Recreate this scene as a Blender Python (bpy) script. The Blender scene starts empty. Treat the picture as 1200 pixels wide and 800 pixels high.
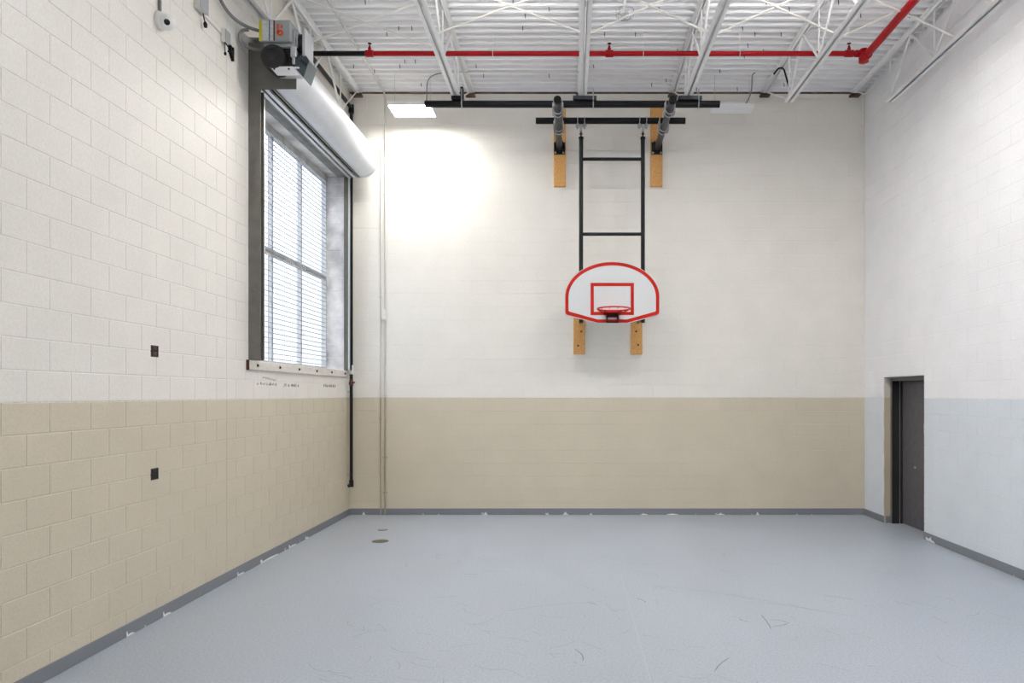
import bpy, bmesh, math, random
from mathutils import Vector, Matrix

random.seed(7)
SC = bpy.context.scene
COL = SC.collection
PI = math.pi

# ------------------------------------------------------------------ camera
XL, XR, YB, YF, ZT = -3.44, 4.60, 11.20, -6.0, 6.56     # room: left, right, back wall, rear wall, wall top
cam_d = bpy.data.cameras.new('camera')
cam = bpy.data.objects.new('camera', cam_d)
COL.objects.link(cam)
cam.location = (0, 0, 1.88)
cam.rotation_euler = (PI / 2, 0, 0)
cam_d.sensor_width = 36.0
cam_d.lens = 840 / 1200 * 36.0
cam_d.shift_x = -68 / 1200
cam_d.shift_y = 62 / 1200
cam_d.clip_end = 300
SC.camera = cam

# ------------------------------------------------------------------ world, exposure
SKY = 4.5          # zenith radiance of the overcast sky
FILL_LAMP = 62.0
FILL_UPLIGHT = 165.0
LAMP_FRONT = 52.0
world = bpy.data.worlds.new('overcast_sky')
SC.world = world
world.use_nodes = True
bg = world.node_tree.nodes['Background']
bg.inputs[0].default_value = (0.86, 0.92, 1.0, 1)
wn, wl = world.node_tree.nodes, world.node_tree.links
tc = wn.new('ShaderNodeTexCoord'); sp = wn.new('ShaderNodeSeparateXYZ'); wl.new(tc.outputs['Generated'], sp.inputs[0])
up_ = wn.new('ShaderNodeMath'); up_.operation = 'MAXIMUM'; up_.inputs[1].default_value = 0.0; wl.new(sp.outputs[2], up_.inputs[0])
gr_ = wn.new('ShaderNodeMath'); gr_.operation = 'MULTIPLY_ADD'; gr_.inputs[1].default_value = SKY * 2 / 3; gr_.inputs[2].default_value = SKY / 3
wl.new(up_.outputs[0], gr_.inputs[0]); wl.new(gr_.outputs[0], bg.inputs[1])        # overcast: zenith three times the horizon
vs = SC.view_settings
vs.view_transform = 'Standard'
vs.look = 'None'
vs.exposure = 0.76
vs.gamma = 1.0
vs.use_curve_mapping = False
SC.cycles.max_bounces = 10
SC.cycles.diffuse_bounces = 7
SC.cycles.sample_clamp_indirect = 8.0

# the opening in the left wall
WY0, WY1, WZ0, WZ1 = 7.90, 10.93, 2.235, 5.20
GX = XL - 0.30                    # glass plane
pl = bpy.data.lights.new('window_portal', 'AREA')
pl.shape = 'RECTANGLE'
pl.size, pl.size_y = WY1 - WY0, WZ1 - WZ0
pl.cycles.is_portal = True
po = bpy.data.objects.new('window_portal', pl)
COL.objects.link(po)
po.location = (GX - 0.06, (WY0 + WY1) / 2, (WZ0 + WZ1) / 2)
po.rotation_euler = (PI / 2, 0, -PI / 2)      # shines along +X


pl2 = bpy.data.lights.new('rear_portal', 'AREA')
pl2.shape = 'RECTANGLE'
pl2.size, pl2.size_y = 4.8, 3.4
pl2.cycles.is_portal = True
po2 = bpy.data.objects.new('rear_portal', pl2)
COL.objects.link(po2)
po2.location = (-0.8, YF - 0.24, 2.6)
po2.rotation_euler = (PI / 2, 0, PI)          # shines along +Y


# ------------------------------------------------------------------ materials
def srgb(r, g, b):
    f = lambda c: c / 12.92 if c <= 0.04045 else ((c + 0.055) / 1.055) ** 2.4
    return (f(r / 255), f(g / 255), f(b / 255), 1)


def mat(name, col, rough=0.6, metal=0.0, var=0.0, vscale=8.0, bump=0.0, bscale=120.0, col2=None, emit=0.0, spec=0.5):
    m = bpy.data.materials.new(name)
    m.use_nodes = True
    nt = m.node_tree
    b = nt.nodes['Principled BSDF']
    b.inputs['Base Color'].default_value = col
    b.inputs['Roughness'].default_value = rough
    b.inputs['Metallic'].default_value = metal
    b.inputs['Specular IOR Level'].default_value = spec
    if emit:
        b.inputs['Emission Color'].default_value = col
        b.inputs['Emission Strength'].default_value = emit
    geo = nt.nodes.new('ShaderNodeNewGeometry')
    if var or col2:
        n = nt.nodes.new('ShaderNodeTexNoise')
        n.inputs['Scale'].default_value = vscale
        n.inputs['Detail'].default_value = 5
        nt.links.new(geo.outputs['Position'], n.inputs['Vector'])
        mx = nt.nodes.new('ShaderNodeMix')
        mx.data_type = 'RGBA'
        c2 = col2 or tuple(c * (1 - var) for c in col[:3]) + (1,)
        mx.inputs[6].default_value = col
        mx.inputs[7].default_value = c2
        ramp = nt.nodes.new('ShaderNodeMapRange')
        ramp.inputs[1].default_value = 0.35
        ramp.inputs[2].default_value = 0.68
        nt.links.new(n.outputs[0], ramp.inputs[0])
        nt.links.new(ramp.outputs[0], mx.inputs[0])
        nt.links.new(mx.outputs[2], b.inputs['Base Color'])
    if bump:
        n2 = nt.nodes.new('ShaderNodeTexNoise')
        n2.inputs['Scale'].default_value = bscale
        n2.inputs['Detail'].default_value = 4
        nt.links.new(geo.outputs['Position'], n2.inputs['Vector'])
        bp = nt.nodes.new('ShaderNodeBump')
        bp.inputs['Strength'].default_value = bump
        bp.inputs['Distance'].default_value = 0.004
        nt.links.new(n2.outputs[0], bp.inputs['Height'])
        nt.links.new(bp.outputs[0], b.inputs['Normal'])
    return m


def two_tone(name, upper, lower, split=1.829):
    """Block paint: one colour below the split line, another above it, fine pitted grain."""
    m = mat(name, upper, rough=0.42, bump=0.22, bscale=70, spec=0.4)
    nt = m.node_tree
    b = nt.nodes['Principled BSDF']
    geo = nt.nodes.new('ShaderNodeNewGeometry')
    sep = nt.nodes.new('ShaderNodeSeparateXYZ')
    nt.links.new(geo.outputs['Position'], sep.inputs[0])
    nz = nt.nodes.new('ShaderNodeTexNoise')
    nz.inputs['Scale'].default_value = 30
    nt.links.new(geo.outputs['Position'], nz.inputs['Vector'])
    ad = nt.nodes.new('ShaderNodeMath'); ad.operation = 'MULTIPLY_ADD'
    ad.inputs[1].default_value = 0.012
    nt.links.new(nz.outputs[0], ad.inputs[0])
    nt.links.new(sep.outputs[2], ad.inputs[2])
    gt = nt.nodes.new('ShaderNodeMath'); gt.operation = 'GREATER_THAN'
    gt.inputs[1].default_value = split + 0.006
    nt.links.new(ad.outputs[0], gt.inputs[0])
    mx = nt.nodes.new('ShaderNodeMix'); mx.data_type = 'RGBA'
    mx.inputs[6].default_value = lower
    mx.inputs[7].default_value = upper
    nt.links.new(gt.outputs[0], mx.inputs[0])
    # soft unevenness of the paint
    n2 = nt.nodes.new('ShaderNodeTexNoise')
    n2.inputs['Scale'].default_value = 2.3
    n2.inputs['Detail'].default_value = 6
    nt.links.new(geo.outputs['Position'], n2.inputs['Vector'])
    mr = nt.nodes.new('ShaderNodeMapRange')
    mr.inputs[1].default_value = 0.3; mr.inputs[2].default_value = 0.7
    mr.inputs[3].default_value = 0.95; mr.inputs[4].default_value = 1.0
    nt.links.new(n2.outputs[0], mr.inputs[0])
    # pits in the block face
    n3 = nt.nodes.new('ShaderNodeTexNoise')
    n3.inputs['Scale'].default_value = 55
    n3.inputs['Detail'].default_value = 3
    nt.links.new(geo.outputs['Position'], n3.inputs['Vector'])
    mr3 = nt.nodes.new('ShaderNodeMapRange')
    mr3.inputs[1].default_value = 0.3; mr3.inputs[2].default_value = 0.7
    mr3.inputs[3].default_value = 0.94; mr3.inputs[4].default_value = 1.03
    nt.links.new(n3.outputs[0], mr3.inputs[0])
    mm = nt.nodes.new('ShaderNodeMath'); mm.operation = 'MULTIPLY'
    nt.links.new(mr.outputs[0], mm.inputs[0]); nt.links.new(mr3.outputs[0], mm.inputs[1])
    ml = nt.nodes.new('ShaderNodeVectorMath'); ml.operation = 'SCALE'
    nt.links.new(mx.outputs[2], ml.inputs[0]); nt.links.new(mm.outputs[0], ml.inputs['Scale'])
    nt.links.new(ml.outputs[0], b.inputs['Base Color'])
    return m


WHITE = (0.79, 0.758, 0.70, 1)
TAN = (0.60, 0.535, 0.42, 1)
M = {}
M['paint'] = two_tone('block_paint_cream_and_tan', WHITE, TAN)
M['paint_right_daylit'] = two_tone('daylit_paint_white_and_grey', (0.87, 0.86, 0.87, 1), (0.70, 0.74, 0.785, 1))  # cool window daylight is put into this wall's two tones
M['conduit_two'] = two_tone('conduit_shaded_cream_and_tan', (0.62, 0.60, 0.56, 1), (0.40, 0.35, 0.27, 1))  # wall's two tones, darkened to carry the conduits' shadow
M['reveal'] = two_tone('reveal_paint_shaded', (0.62, 0.58, 0.51, 1), (0.50, 0.43, 0.32, 1))  # cream and tan with the recess shade mixed into the colour
M['jamb'] = mat('stained_block_paint', (0.78, 0.76, 0.75, 1), 0.7, col2=(0.42, 0.41, 0.42, 1), vscale=3.5, bump=0.3, bscale=60)
M['deck'] = mat('white_deck_paint', (0.85, 0.85, 0.86, 1), 0.5, var=0.06, vscale=3)
M['steel_white'] = mat('white_steel_paint', (0.83, 0.83, 0.83, 1), 0.45, var=0.05, vscale=12)
M['conduit_white'] = mat('conduit_paint', (0.76, 0.74, 0.69, 1), 0.45)
M['black'] = mat('black_pipe_enamel', (0.006, 0.0065, 0.008, 1), 0.42, bump=0.05, spec=0.22)
M['black_matte'] = mat('black_rubber', (0.006, 0.006, 0.006, 1), 0.7, spec=0.2)
M['gap'] = mat('dark_nailer', (0.05, 0.035, 0.025, 1), 0.8, col2=(0.18, 0.12, 0.08, 1), vscale=6)
M['red_pipe'] = mat('red_sprinkler_paint', (0.36, 0.004, 0.008, 1), 0.45, var=0.15, vscale=20, spec=0.2)
M['red'] = mat('red_stripe_paint', (0.44, 0.016, 0.007, 1), 0.6, spec=0.12)
M['rim_red'] = mat('rim_red_enamel', (0.50, 0.008, 0.006, 1), 0.4, spec=0.25)
M['bracket_red'] = mat('dark_red_bracket', (0.06, 0.005, 0.005, 1), 0.5, spec=0.2)
M['board_white'] = mat('backboard_white', (0.63, 0.645, 0.65, 1), 0.45, spec=0.3)
M['zinc'] = mat('zinc_plating', (0.50, 0.52, 0.54, 1), 0.38, metal=0.8, var=0.25, vscale=30)
M['grey_pipe'] = mat('scuffed_black_pipe', (0.055, 0.06, 0.068, 1), 0.4, metal=0.4, var=0.4, vscale=18)
M['hood'] = mat('galvanised_hood_enamel', (0.68, 0.69, 0.71, 1), 0.5, spec=0.22, var=0.06, vscale=4)
M['guide'] = mat('dark_grey_steel', (0.165, 0.158, 0.138, 1), 0.5, metal=0.2, var=0.18, vscale=9)
M['lintel'] = mat('grey_lintel_steel', (0.22, 0.215, 0.20, 1), 0.6, var=0.35, vscale=5)
M['alu'] = mat('aluminium_bar', (0.62, 0.63, 0.64, 1), 0.35, metal=0.5)
M['sill'] = mat('chipped_sill_paint', (0.72, 0.68, 0.63, 1), 0.55, var=0.12, vscale=14)
M['rust'] = mat('rust', (0.11, 0.045, 0.028, 1), 0.85, var=0.5, vscale=40)
M['frame'] = mat('window_frame_grey', (0.50, 0.50, 0.49, 1), 0.55, var=0.35, vscale=7)
M['mullion'] = mat('pale_window_mullion', (0.52, 0.53, 0.55, 1), 0.5, var=0.2, vscale=9)
M['mesh'] = mat('galvanised_wire', (0.40, 0.41, 0.44, 1), 0.5, metal=0.3)
M['wood'] = mat('varnished_plywood', (0.72, 0.40, 0.14, 1), 0.55, col2=(0.56, 0.28, 0.09, 1), vscale=45, spec=0.25)
M['door'] = mat('charcoal_door_paint', (0.105, 0.098, 0.106, 1), 0.5, var=0.2, vscale=12)
M['door_frame'] = mat('charcoal_frame_paint', (0.135, 0.125, 0.12, 1), 0.5, var=0.15, vscale=10)
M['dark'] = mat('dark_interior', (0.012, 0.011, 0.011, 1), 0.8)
M['brown'] = mat('brown_receptacle', (0.05, 0.022, 0.016, 1), 0.5, var=0.4, vscale=80)
M['plastic_white'] = mat('camera_white_plastic', (0.78, 0.77, 0.75, 1), 0.35)
M['lens'] = mat('black_lens_glass', (0.004, 0.004, 0.005, 1), 0.1)
M['grey_box'] = mat('grey_box_enamel', (0.36, 0.37, 0.385, 1), 0.42)
M['control'] = mat('operator_grey_enamel', (0.27, 0.29, 0.29, 1), 0.42)
M['flex'] = mat('flexible_conduit_grey', (0.20, 0.20, 0.205, 1), 0.5)
M['motor'] = mat('motor_black', (0.010, 0.010, 0.011, 1), 0.45)
M['teal'] = mat('gearbox_teal_grey', (0.055, 0.075, 0.085, 1), 0.4, metal=0.3)
M['yellow'] = mat('yellow_label', (0.55, 0.50, 0.02, 1), 0.5)
M['label_white'] = mat('label_pale', (0.56, 0.58, 0.55, 1), 0.5, var=0.25, vscale=60)
M['label_blue'] = mat('label_blue', (0.05, 0.07, 0.30, 1), 0.5)
M['label_maroon'] = mat('label_maroon', (0.07, 0.012, 0.02, 1), 0.5)
M['orange'] = mat('label_orange_red', (0.62, 0.07, 0.02, 1), 0.5)
M['scrawl'] = mat('pencil_marks', (0.28, 0.27, 0.26, 1), 0.8)
M['drain'] = mat('drain_cover_brass', (0.14, 0.125, 0.095, 1), 0.55, metal=0.3, var=0.3, vscale=40)
M['drain_pale'] = mat('cleanout_cover', (0.30, 0.28, 0.23, 1), 0.55, metal=0.3)
M['chip'] = mat('bare_plaster_chip', (0.80, 0.80, 0.82, 1), 0.8)
M['scuff'] = mat('rubber_scuff', (0.14, 0.145, 0.155, 1), 0.6)
M['scuff_faint'] = mat('faint_scuff', (0.225, 0.24, 0.26, 1), 0.5)
M['joint'] = mat('pale_floor_joint', (0.425, 0.455, 0.50, 1), 0.5)
M['tube_added'] = mat('added_lamp_diffuser', (1.0, 0.985, 0.96, 1), 0.5, emit=FILL_LAMP)
M['added_uplight'] = mat('added_uplight_panel', (1.0, 0.98, 0.95, 1), 0.5, emit=FILL_UPLIGHT)
M['tube_front'] = mat('lit_diffuser_bright', (1.0, 0.98, 0.93, 1), 0.5, emit=LAMP_FRONT)
M['tube_off'] = mat('unlit_diffuser', (0.80, 0.80, 0.82, 1), 0.4)
M['concrete'] = mat('concrete_ground', (0.42, 0.41, 0.40, 1), 0.9, var=0.2)

# glass that lets the daylight in: thin clear pane
g = bpy.data.materials.new('window_glass'); g.use_nodes = True
nt = g.node_tree
for n in list(nt.nodes):
    if n.type != 'OUTPUT_MATERIAL':
        nt.nodes.remove(n)
out = [n for n in nt.nodes if n.type == 'OUTPUT_MATERIAL'][0]
tr = nt.nodes.new('ShaderNodeBsdfTransparent'); tr.inputs[0].default_value = (0.90, 0.92, 0.94, 1)
gl = nt.nodes.new('ShaderNodeBsdfGlossy'); gl.inputs[1].default_value = 0.03
mxs = nt.nodes.new('ShaderNodeMixShader')
mxs.inputs[0].default_value = 0.05
nt.links.new(tr.outputs[0], mxs.inputs[1]); nt.links.new(gl.outputs[0], mxs.inputs[2])
nt.links.new(mxs.outputs[0], out.inputs[0])
M['glass'] = g

# floor: grey-blue painted concrete with fine speckle
fm = mat('grey_floor_enamel', (0.37, 0.405, 0.46, 1), 0.40, bump=0.10, bscale=45, spec=0.5)
nt = fm.node_tree
b = nt.nodes['Principled BSDF']
geo = nt.nodes.new('ShaderNodeNewGeometry')
n1 = nt.nodes.new('ShaderNodeTexNoise'); n1.inputs['Scale'].default_value = 60; n1.inputs['Detail'].default_value = 3
n2 = nt.nodes.new('ShaderNodeTexNoise'); n2.inputs['Scale'].default_value = 0.9; n2.inputs['Detail'].default_value = 6
for n in (n1, n2):
    nt.links.new(geo.outputs['Position'], n.inputs['Vector'])
r1 = nt.nodes.new('ShaderNodeMapRange'); r1.inputs[1].default_value = 0.3; r1.inputs[2].default_value = 0.7; r1.inputs[3].default_value = 0.84; r1.inputs[4].default_value = 1.12
r2 = nt.nodes.new('ShaderNodeMapRange'); r2.inputs[1].default_value = 0.3; r2.inputs[2].default_value = 0.7; r2.inputs[3].default_value = 0.95; r2.inputs[4].default_value = 1.04
nt.links.new(n1.outputs[0], r1.inputs[0]); nt.links.new(n2.outputs[0], r2.inputs[0])
mu = nt.nodes.new('ShaderNodeMath'); mu.operation = 'MULTIPLY'
nt.links.new(r1.outputs[0], mu.inputs[0]); nt.links.new(r2.outputs[0], mu.inputs[1])
vm = nt.nodes.new('ShaderNodeVectorMath'); vm.operation = 'SCALE'
vm.inputs[0].default_value = (0.37, 0.405, 0.46)
nt.links.new(mu.outputs[0], vm.inputs['Scale']); nt.links.new(vm.outputs[0], b.inputs['Base Color'])
rr = nt.nodes.new('ShaderNodeMapRange'); rr.inputs[1].default_value = 0.3; rr.inputs[2].default_value = 0.7; rr.inputs[3].default_value = 0.36; rr.inputs[4].default_value = 0.5
nt.links.new(n2.outputs[0], rr.inputs[0]); nt.links.new(rr.outputs[0], b.inputs['Roughness'])
M['floor'] = fm

# baseboard: grey paint with white chips along its foot
bm_ = mat('chipped_grey_baseboard', (0.20, 0.21, 0.23, 1), 0.5)
nt = bm_.node_tree
b = nt.nodes['Principled BSDF']
geo = nt.nodes.new('ShaderNodeNewGeometry')
sep = nt.nodes.new('ShaderNodeSeparateXYZ'); nt.links.new(geo.outputs['Position'], sep.inputs[0])
nz = nt.nodes.new('ShaderNodeTexNoise'); nz.inputs['Scale'].default_value = 7; nz.inputs['Detail'].default_value = 7; nz.inputs['Roughness'].default_value = 0.7
nt.links.new(geo.outputs['Position'], nz.inputs['Vector'])
mz = nt.nodes.new('ShaderNodeMath'); mz.operation = 'MULTIPLY_ADD'; mz.inputs[1].default_value = -2.2
nt.links.new(sep.outputs[2], mz.inputs[0]); nt.links.new(nz.outputs[0], mz.inputs[2])
gt = nt.nodes.new('ShaderNodeMath'); gt.operation = 'GREATER_THAN'; gt.inputs[1].default_value = 0.60
nt.links.new(mz.outputs[0], gt.inputs[0])
mx = nt.nodes.new('ShaderNodeMix'); mx.data_type = 'RGBA'
mx.inputs[6].default_value = (0.185, 0.195, 0.215, 1); mx.inputs[7].default_value = (0.62, 0.62, 0.62, 1)
nt.links.new(gt.outputs[0], mx.inputs[0]); nt.links.new(mx.outputs[2], b.inputs['Base Color'])
M['base'] = bm_


# ------------------------------------------------------------------ mesh helpers
class MB:
    def __init__(self):
        self.v, self.f = [], []

    def _add(self, vs, fs):
        o = len(self.v)
        self.v += [tuple(p) for p in vs]
        self.f += [tuple(i + o for i in q) for q in fs]
        return self

    def box(self, x0, x1, y0, y1, z0, z1, ch=0.0):
        if ch <= 0:
            vs = [(x, y, z) for z in (z0, z1) for y in (y0, y1) for x in (x0, x1)]
            return self._add(vs, [(0, 2, 3, 1), (4, 5, 7, 6), (0, 1, 5, 4), (2, 6, 7, 3), (0, 4, 6, 2), (1, 3, 7, 5)])
        bm = bmesh.new()
        bmesh.ops.create_cube(bm, size=1)
        for v in bm.verts:
            v.co = ((x0 + x1) / 2 + v.co.x * (x1 - x0), (y0 + y1) / 2 + v.co.y * (y1 - y0), (z0 + z1) / 2 + v.co.z * (z1 - z0))
        bmesh.ops.bevel(bm, geom=list(bm.edges), offset=ch, segments=1, affect='EDGES')
        bm.verts.index_update()
        self._add([v.co for v in bm.verts], [[v.index for v in f.verts] for f in bm.faces])
        bm.free()
        return self

    def cyl(self, a, b, r, n=14, r2=None, cap=True):
        a, b = Vector(a), Vector(b)
        r2 = r if r2 is None else r2
        q = (b - a).to_track_quat('Z', 'Y')
        vs = []
        for p, rad in ((a, r), (b, r2)):
            for i in range(n):
                t = 2 * PI * i / n
                vs.append(p + q @ Vector((math.cos(t) * rad, math.sin(t) * rad, 0)))
        fs = [(i, (i + 1) % n, n + (i + 1) % n, n + i) for i in range(n)]
        if cap:
            fs += [tuple(reversed(range(n))), tuple(range(n, 2 * n))]
        return self._add(vs, fs)

    def tube(self, pts, r, n=8, closed=False):
        pts = [Vector(p) for p in pts]
        k = len(pts)
        vs, prev = [], None
        for i, p in enumerate(pts):
            if closed:
                d = pts[(i + 1) % k] - pts[i - 1]
            else:
                d = pts[min(i + 1, k - 1)] - pts[max(i - 1, 0)]
            d.normalize()
            if prev is None:
                u = d.orthogonal().normalized()
            else:
                u = (prev - d * prev.dot(d)).normalized()
            prev = u
            w = d.cross(u)
            for j in range(n):
                t = 2 * PI * j / n
                vs.append(p + (u * math.cos(t) + w * math.sin(t)) * r)
        fs = []
        for i in range(k if closed else k - 1):
            a, c = i * n, ((i + 1) % k) * n
            for j in range(n):
                fs.append((a + j, a + (j + 1) % n, c + (j + 1) % n, c + j))
        if not closed:
            fs += [tuple(reversed(range(n))), tuple(range((k - 1) * n, k * n))]
        return self._add(vs, fs)

    def lathe(self, prof, origin, axis, n=20):
        """prof: (radius, height) along axis from origin."""
        q = Vector(axis).to_track_quat('Z', 'Y')
        o = Vector(origin)
        vs = []
        for rad, h in prof:
            for i in range(n):
                t = 2 * PI * i / n
                vs.append(o + q @ Vector((math.cos(t) * rad, math.sin(t) * rad, h)))
        fs = []
        for s in range(len(prof) - 1):
            for i in range(n):
                fs.append((s * n + i, s * n + (i + 1) % n, (s + 1) * n + (i + 1) % n, (s + 1) * n + i))
        fs += [tuple(reversed(range(n))), tuple(range((len(prof) - 1) * n, len(prof) * n))]
        return self._add(vs, fs)

    def prism(self, poly, to, d0, d1):
        """poly (a,b) extruded from depth d0 to d1, to(a,b,d)->xyz."""
        n = len(poly)
        vs = [to(a, b_, d0) for a, b_ in poly] + [to(a, b_, d1) for a, b_ in poly]
        fs = [tuple(reversed(range(n))), tuple(range(n, 2 * n))]
        fs += [(i, (i + 1) % n, n + (i + 1) % n, n + i) for i in range(n)]
        return self._add(vs, fs)

    def ring(self, outer, inner, to, d0, d1):
        n = len(outer)
        vs = [to(a, b_, d) for d in (d0, d1) for poly in (outer, inner) for a, b_ in poly]
        fs = []
        for i in range(n):
            j = (i + 1) % n
            fs += [(i, j, n + j, n + i), (2 * n + i, 3 * n + i, 3 * n + j, 2 * n + j),
                   (i, 2 * n + i, 2 * n + j, j), (n + i, n + j, 3 * n + j, 3 * n + i)]
        return self._add(vs, fs)

    def mesh(self, name, m, smooth=True):
        me = bpy.data.meshes.new(name)
        me.from_pydata(self.v, [], self.f)
        bm = bmesh.new(); bm.from_mesh(me)
        bmesh.ops.recalc_face_normals(bm, faces=bm.faces)
        if smooth:
            for f in bm.faces:
                f.smooth = True
            for e in bm.edges:
                e.smooth = len(e.link_faces) == 2 and e.calc_face_angle(0) < 0.7
        bm.to_mesh(me); bm.free()
        me.materials.append(m)
        return me

    def build(self, name, m, parent=None, smooth=True):
        o = bpy.data.objects.new(name, self.mesh(name, M[m] if isinstance(m, str) else m, smooth))
        COL.objects.link(o)
        if parent is not None:
            put(o, parent)
        return o


WM = {}          # accumulated world location of roots (all unrotated)


def put(o, parent):
    o.parent = parent
    loc = WM.get(parent.name, Vector((0, 0, 0)))
    o.matrix_parent_inverse = Matrix.Translation(-loc)
    WM[o.name] = Vector((0, 0, 0)) if o.type == 'MESH' and False else Vector(o.location)


def tag(o, label=None, cat=None, group=None, kind=None):
    if label: o['label'] = label
    if cat: o['category'] = cat
    if group: o['group'] = group
    if kind: o['kind'] = kind
    return o


def thing(name, loc, label, cat, group=None):
    o = bpy.data.objects.new(name, None)
    o.empty_display_size = 0.1
    o.location = loc
    COL.objects.link(o)
    WM[o.name] = Vector(loc)
    return tag(o, label, cat, group)


def dup(src, parent, off):
    """copy of a part whose mesh sits in world coordinates, moved by off"""
    c = src.copy()
    COL.objects.link(c)
    if parent is not None:
        put(c, parent)
    c.location = Vector(off)
    return c


def arc(cx, cy, r, a0, a1, n, ry=None):
    ry = r if ry is None else ry
    return [(cx + r * math.cos(a0 + (a1 - a0) * i / n), cy + ry * math.sin(a0 + (a1 - a0) * i / n)) for i in range(n + 1)]


def bez(p0, p1, p2, p3, n=14):
    p0, p1, p2, p3 = map(Vector, (p0, p1, p2, p3))
    r = []
    for i in range(n + 1):
        t = i / n
        r.append(p0 * (1 - t) ** 3 + p1 * 3 * t * (1 - t) ** 2 + p2 * 3 * t * t * (1 - t) + p3 * t ** 3)
    return r


# ------------------------------------------------------------------ shell: cores of the walls
BW, BH, GAP, REC = 0.4064, 0.2032, 0.005, 0.0028


def rect_minus(r, op):
    u0, u1, z0, z1 = r
    a0, a1, b0, b1 = op
    if u1 <= a0 or u0 >= a1 or z1 <= b0 or z0 >= b1:
        return [r]
    out = []
    if u0 < a0: out.append((u0, a0, z0, z1))
    if u1 > a1: out.append((a1, u1, z0, z1))
    m0, m1 = max(u0, a0), min(u1, a1)
    if z0 < b0: out.append((m0, m1, z0, b0))
    if z1 > b1: out.append((m0, m1, b1, z1))
    return out


def core(mb, to, u0, u1, z0, z1, thick, opening=None):
    parts = [(u0, u1, z0, z1)]
    if opening:
        parts = rect_minus((u0, u1, z0, z1), opening)
    for a0, a1, b0, b1 in parts:
        c = [to(a, b_, d) for a in (a0, a1) for b_ in (b0, b1) for d in (-REC, -thick)]
        xs, ys, zs = zip(*c)
        mb.box(min(xs), max(xs), min(ys), max(ys), min(zs), max(zs))


def lay_blocks(wall, m, to, u0, u1, start, parity, breaks, opening, rank, most=300):
    """Lay running-bond blocks; the `most` best ranked ones are objects of their own."""
    pieces = []
    segs = []
    edges = [u0] + [b for b in breaks if u0 < b < u1] + [u1]
    for r in range(int(ZT / BH) + 1):
        z0, z1 = r * BH, min((r + 1) * BH, ZT)
        if z1 - z0 < 0.03:
            continue
        off = start + (BW / 2 if (r + parity) % 2 else 0)
        for s in range(len(edges) - 1):
            e0, e1 = edges[s], edges[s + 1]
            k = math.floor((e0 - off) / BW)
            while off + k * BW < e1 - 1e-4:
                a0, a1 = max(e0, off + k * BW), min(e1, off + (k + 1) * BW)
                k += 1
                if a1 - a0 < 0.03:
                    continue
                rs = [(a0, a1, z0, z1)]
                if opening:
                    rs = rect_minus(rs[0], opening)
                pieces += [q for q in rs if q[1] - q[0] > 0.03 and q[3] - q[2] > 0.03]
    pieces.sort(key=rank)
    cache = {}

    def shape(mb, w, h, place):
        g, c = GAP / 2, 0.002
        vs = []
        for ins, d in ((g + c, 0.0), (g, -REC * 0.75), (g, -REC - 0.004)):
            for su, sz in ((-1, -1), (1, -1), (1, 1), (-1, 1)):
                vs.append(place(su * (w / 2 - ins * 0.42), sz * (h / 2 - ins * 1.25), d))
        fs = [(0, 1, 2, 3)]
        for L in (0, 4):
            for i in range(4):
                j = (i + 1) % 4
                fs.append((L + i, L + 4 + i, L + 4 + j, L + j))
        mb._add(vs, fs)

    o0 = Vector(to(0, 0, 0))
    rest = MB()
    for i, (a0, a1, z0, z1) in enumerate(pieces):
        w, h = a1 - a0, z1 - z0
        cu, cz = (a0 + a1) / 2, (z0 + z1) / 2
        if i < most:
            key = (round(w, 3), round(h, 3))
            if key not in cache:
                mb = MB()
                shape(mb, w, h, lambda a, b_, d: Vector(to(a, b_, d)) - o0)
                cache[key] = mb.mesh('concrete_block', M[m], smooth=False)
            o = bpy.data.objects.new('concrete_block', cache[key])
            COL.objects.link(o)
            o.parent = wall
            o.location = to(cu, cz, 0)
        else:
            shape(rest, w, h, lambda a, b_, d: to(cu + a, cz + b_, d))
    if rest.v:
        o = rest.build('distant_block_courses', m, None, smooth=False)
        o.parent = wall
        tag(o, kind='stuff')


to_back = lambda u, z, d: (u, YB - d, z)
to_left = lambda u, z, d: (XL + d, u, z)
to_right = lambda u, z, d: (XR - d, u, z)
DOOR = (9.31, 10.50, -0.1, 2.13)
WIN = (WY0, WY1, WZ0, WZ1)

mb = MB(); core(mb, to_back, XL - 0.3, XR + 0.3, 0, 6.80, 0.3)
wall_back = tag(mb.build('wall_back', 'paint', smooth=False), kind='structure', label='painted block wall, cream above and tan below, behind the basketball hoop')
mb = MB(); core(mb, to_left, YF, YB, 0, 6.80, 0.30, WIN)
wall_left = tag(mb.build('wall_left', 'paint', smooth=False), kind='structure', label='cream and tan block wall with the shuttered window opening')
mb = MB(); core(mb, to_right, YF, YB, 0, 6.80, 0.30, DOOR)
wall_right = tag(mb.build('wall_right', 'paint_right_daylit', smooth=False), kind='structure', label='bright white block wall with the charcoal door')
to_front = lambda u, z, d: (u, YF + d, z)
RW = (-3.2, 1.6, 0.9, 4.3)        # unseen glazed opening, added to let in fill daylight from behind
mb = MB(); core(mb, to_front, XL - 0.3, XR + 0.3, 0, 6.80, 0.3, RW)
tag(mb.build('wall_front', 'paint', smooth=False), kind='structure', label='block wall with an added glazed opening behind the viewer')
mb = MB()
mb.box(RW[0], RW[1], YF - 0.2, YF - 0.12, RW[2], RW[2] + 0.06); mb.box(RW[0], RW[1], YF - 0.2, YF - 0.12, RW[3] - 0.06, RW[3])
for k in range(6):
    xx = RW[0] + k * (RW[1] - RW[0] - 0.06) / 5
    mb.box(xx, xx + 0.06, YF - 0.2, YF - 0.12, RW[2] + 0.06, RW[3] - 0.06)
rear = tag(mb.build('added_rear_window', 'mullion', smooth=False), kind='structure', label='wide unseen glazed opening added behind the viewer for fill daylight')
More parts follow.
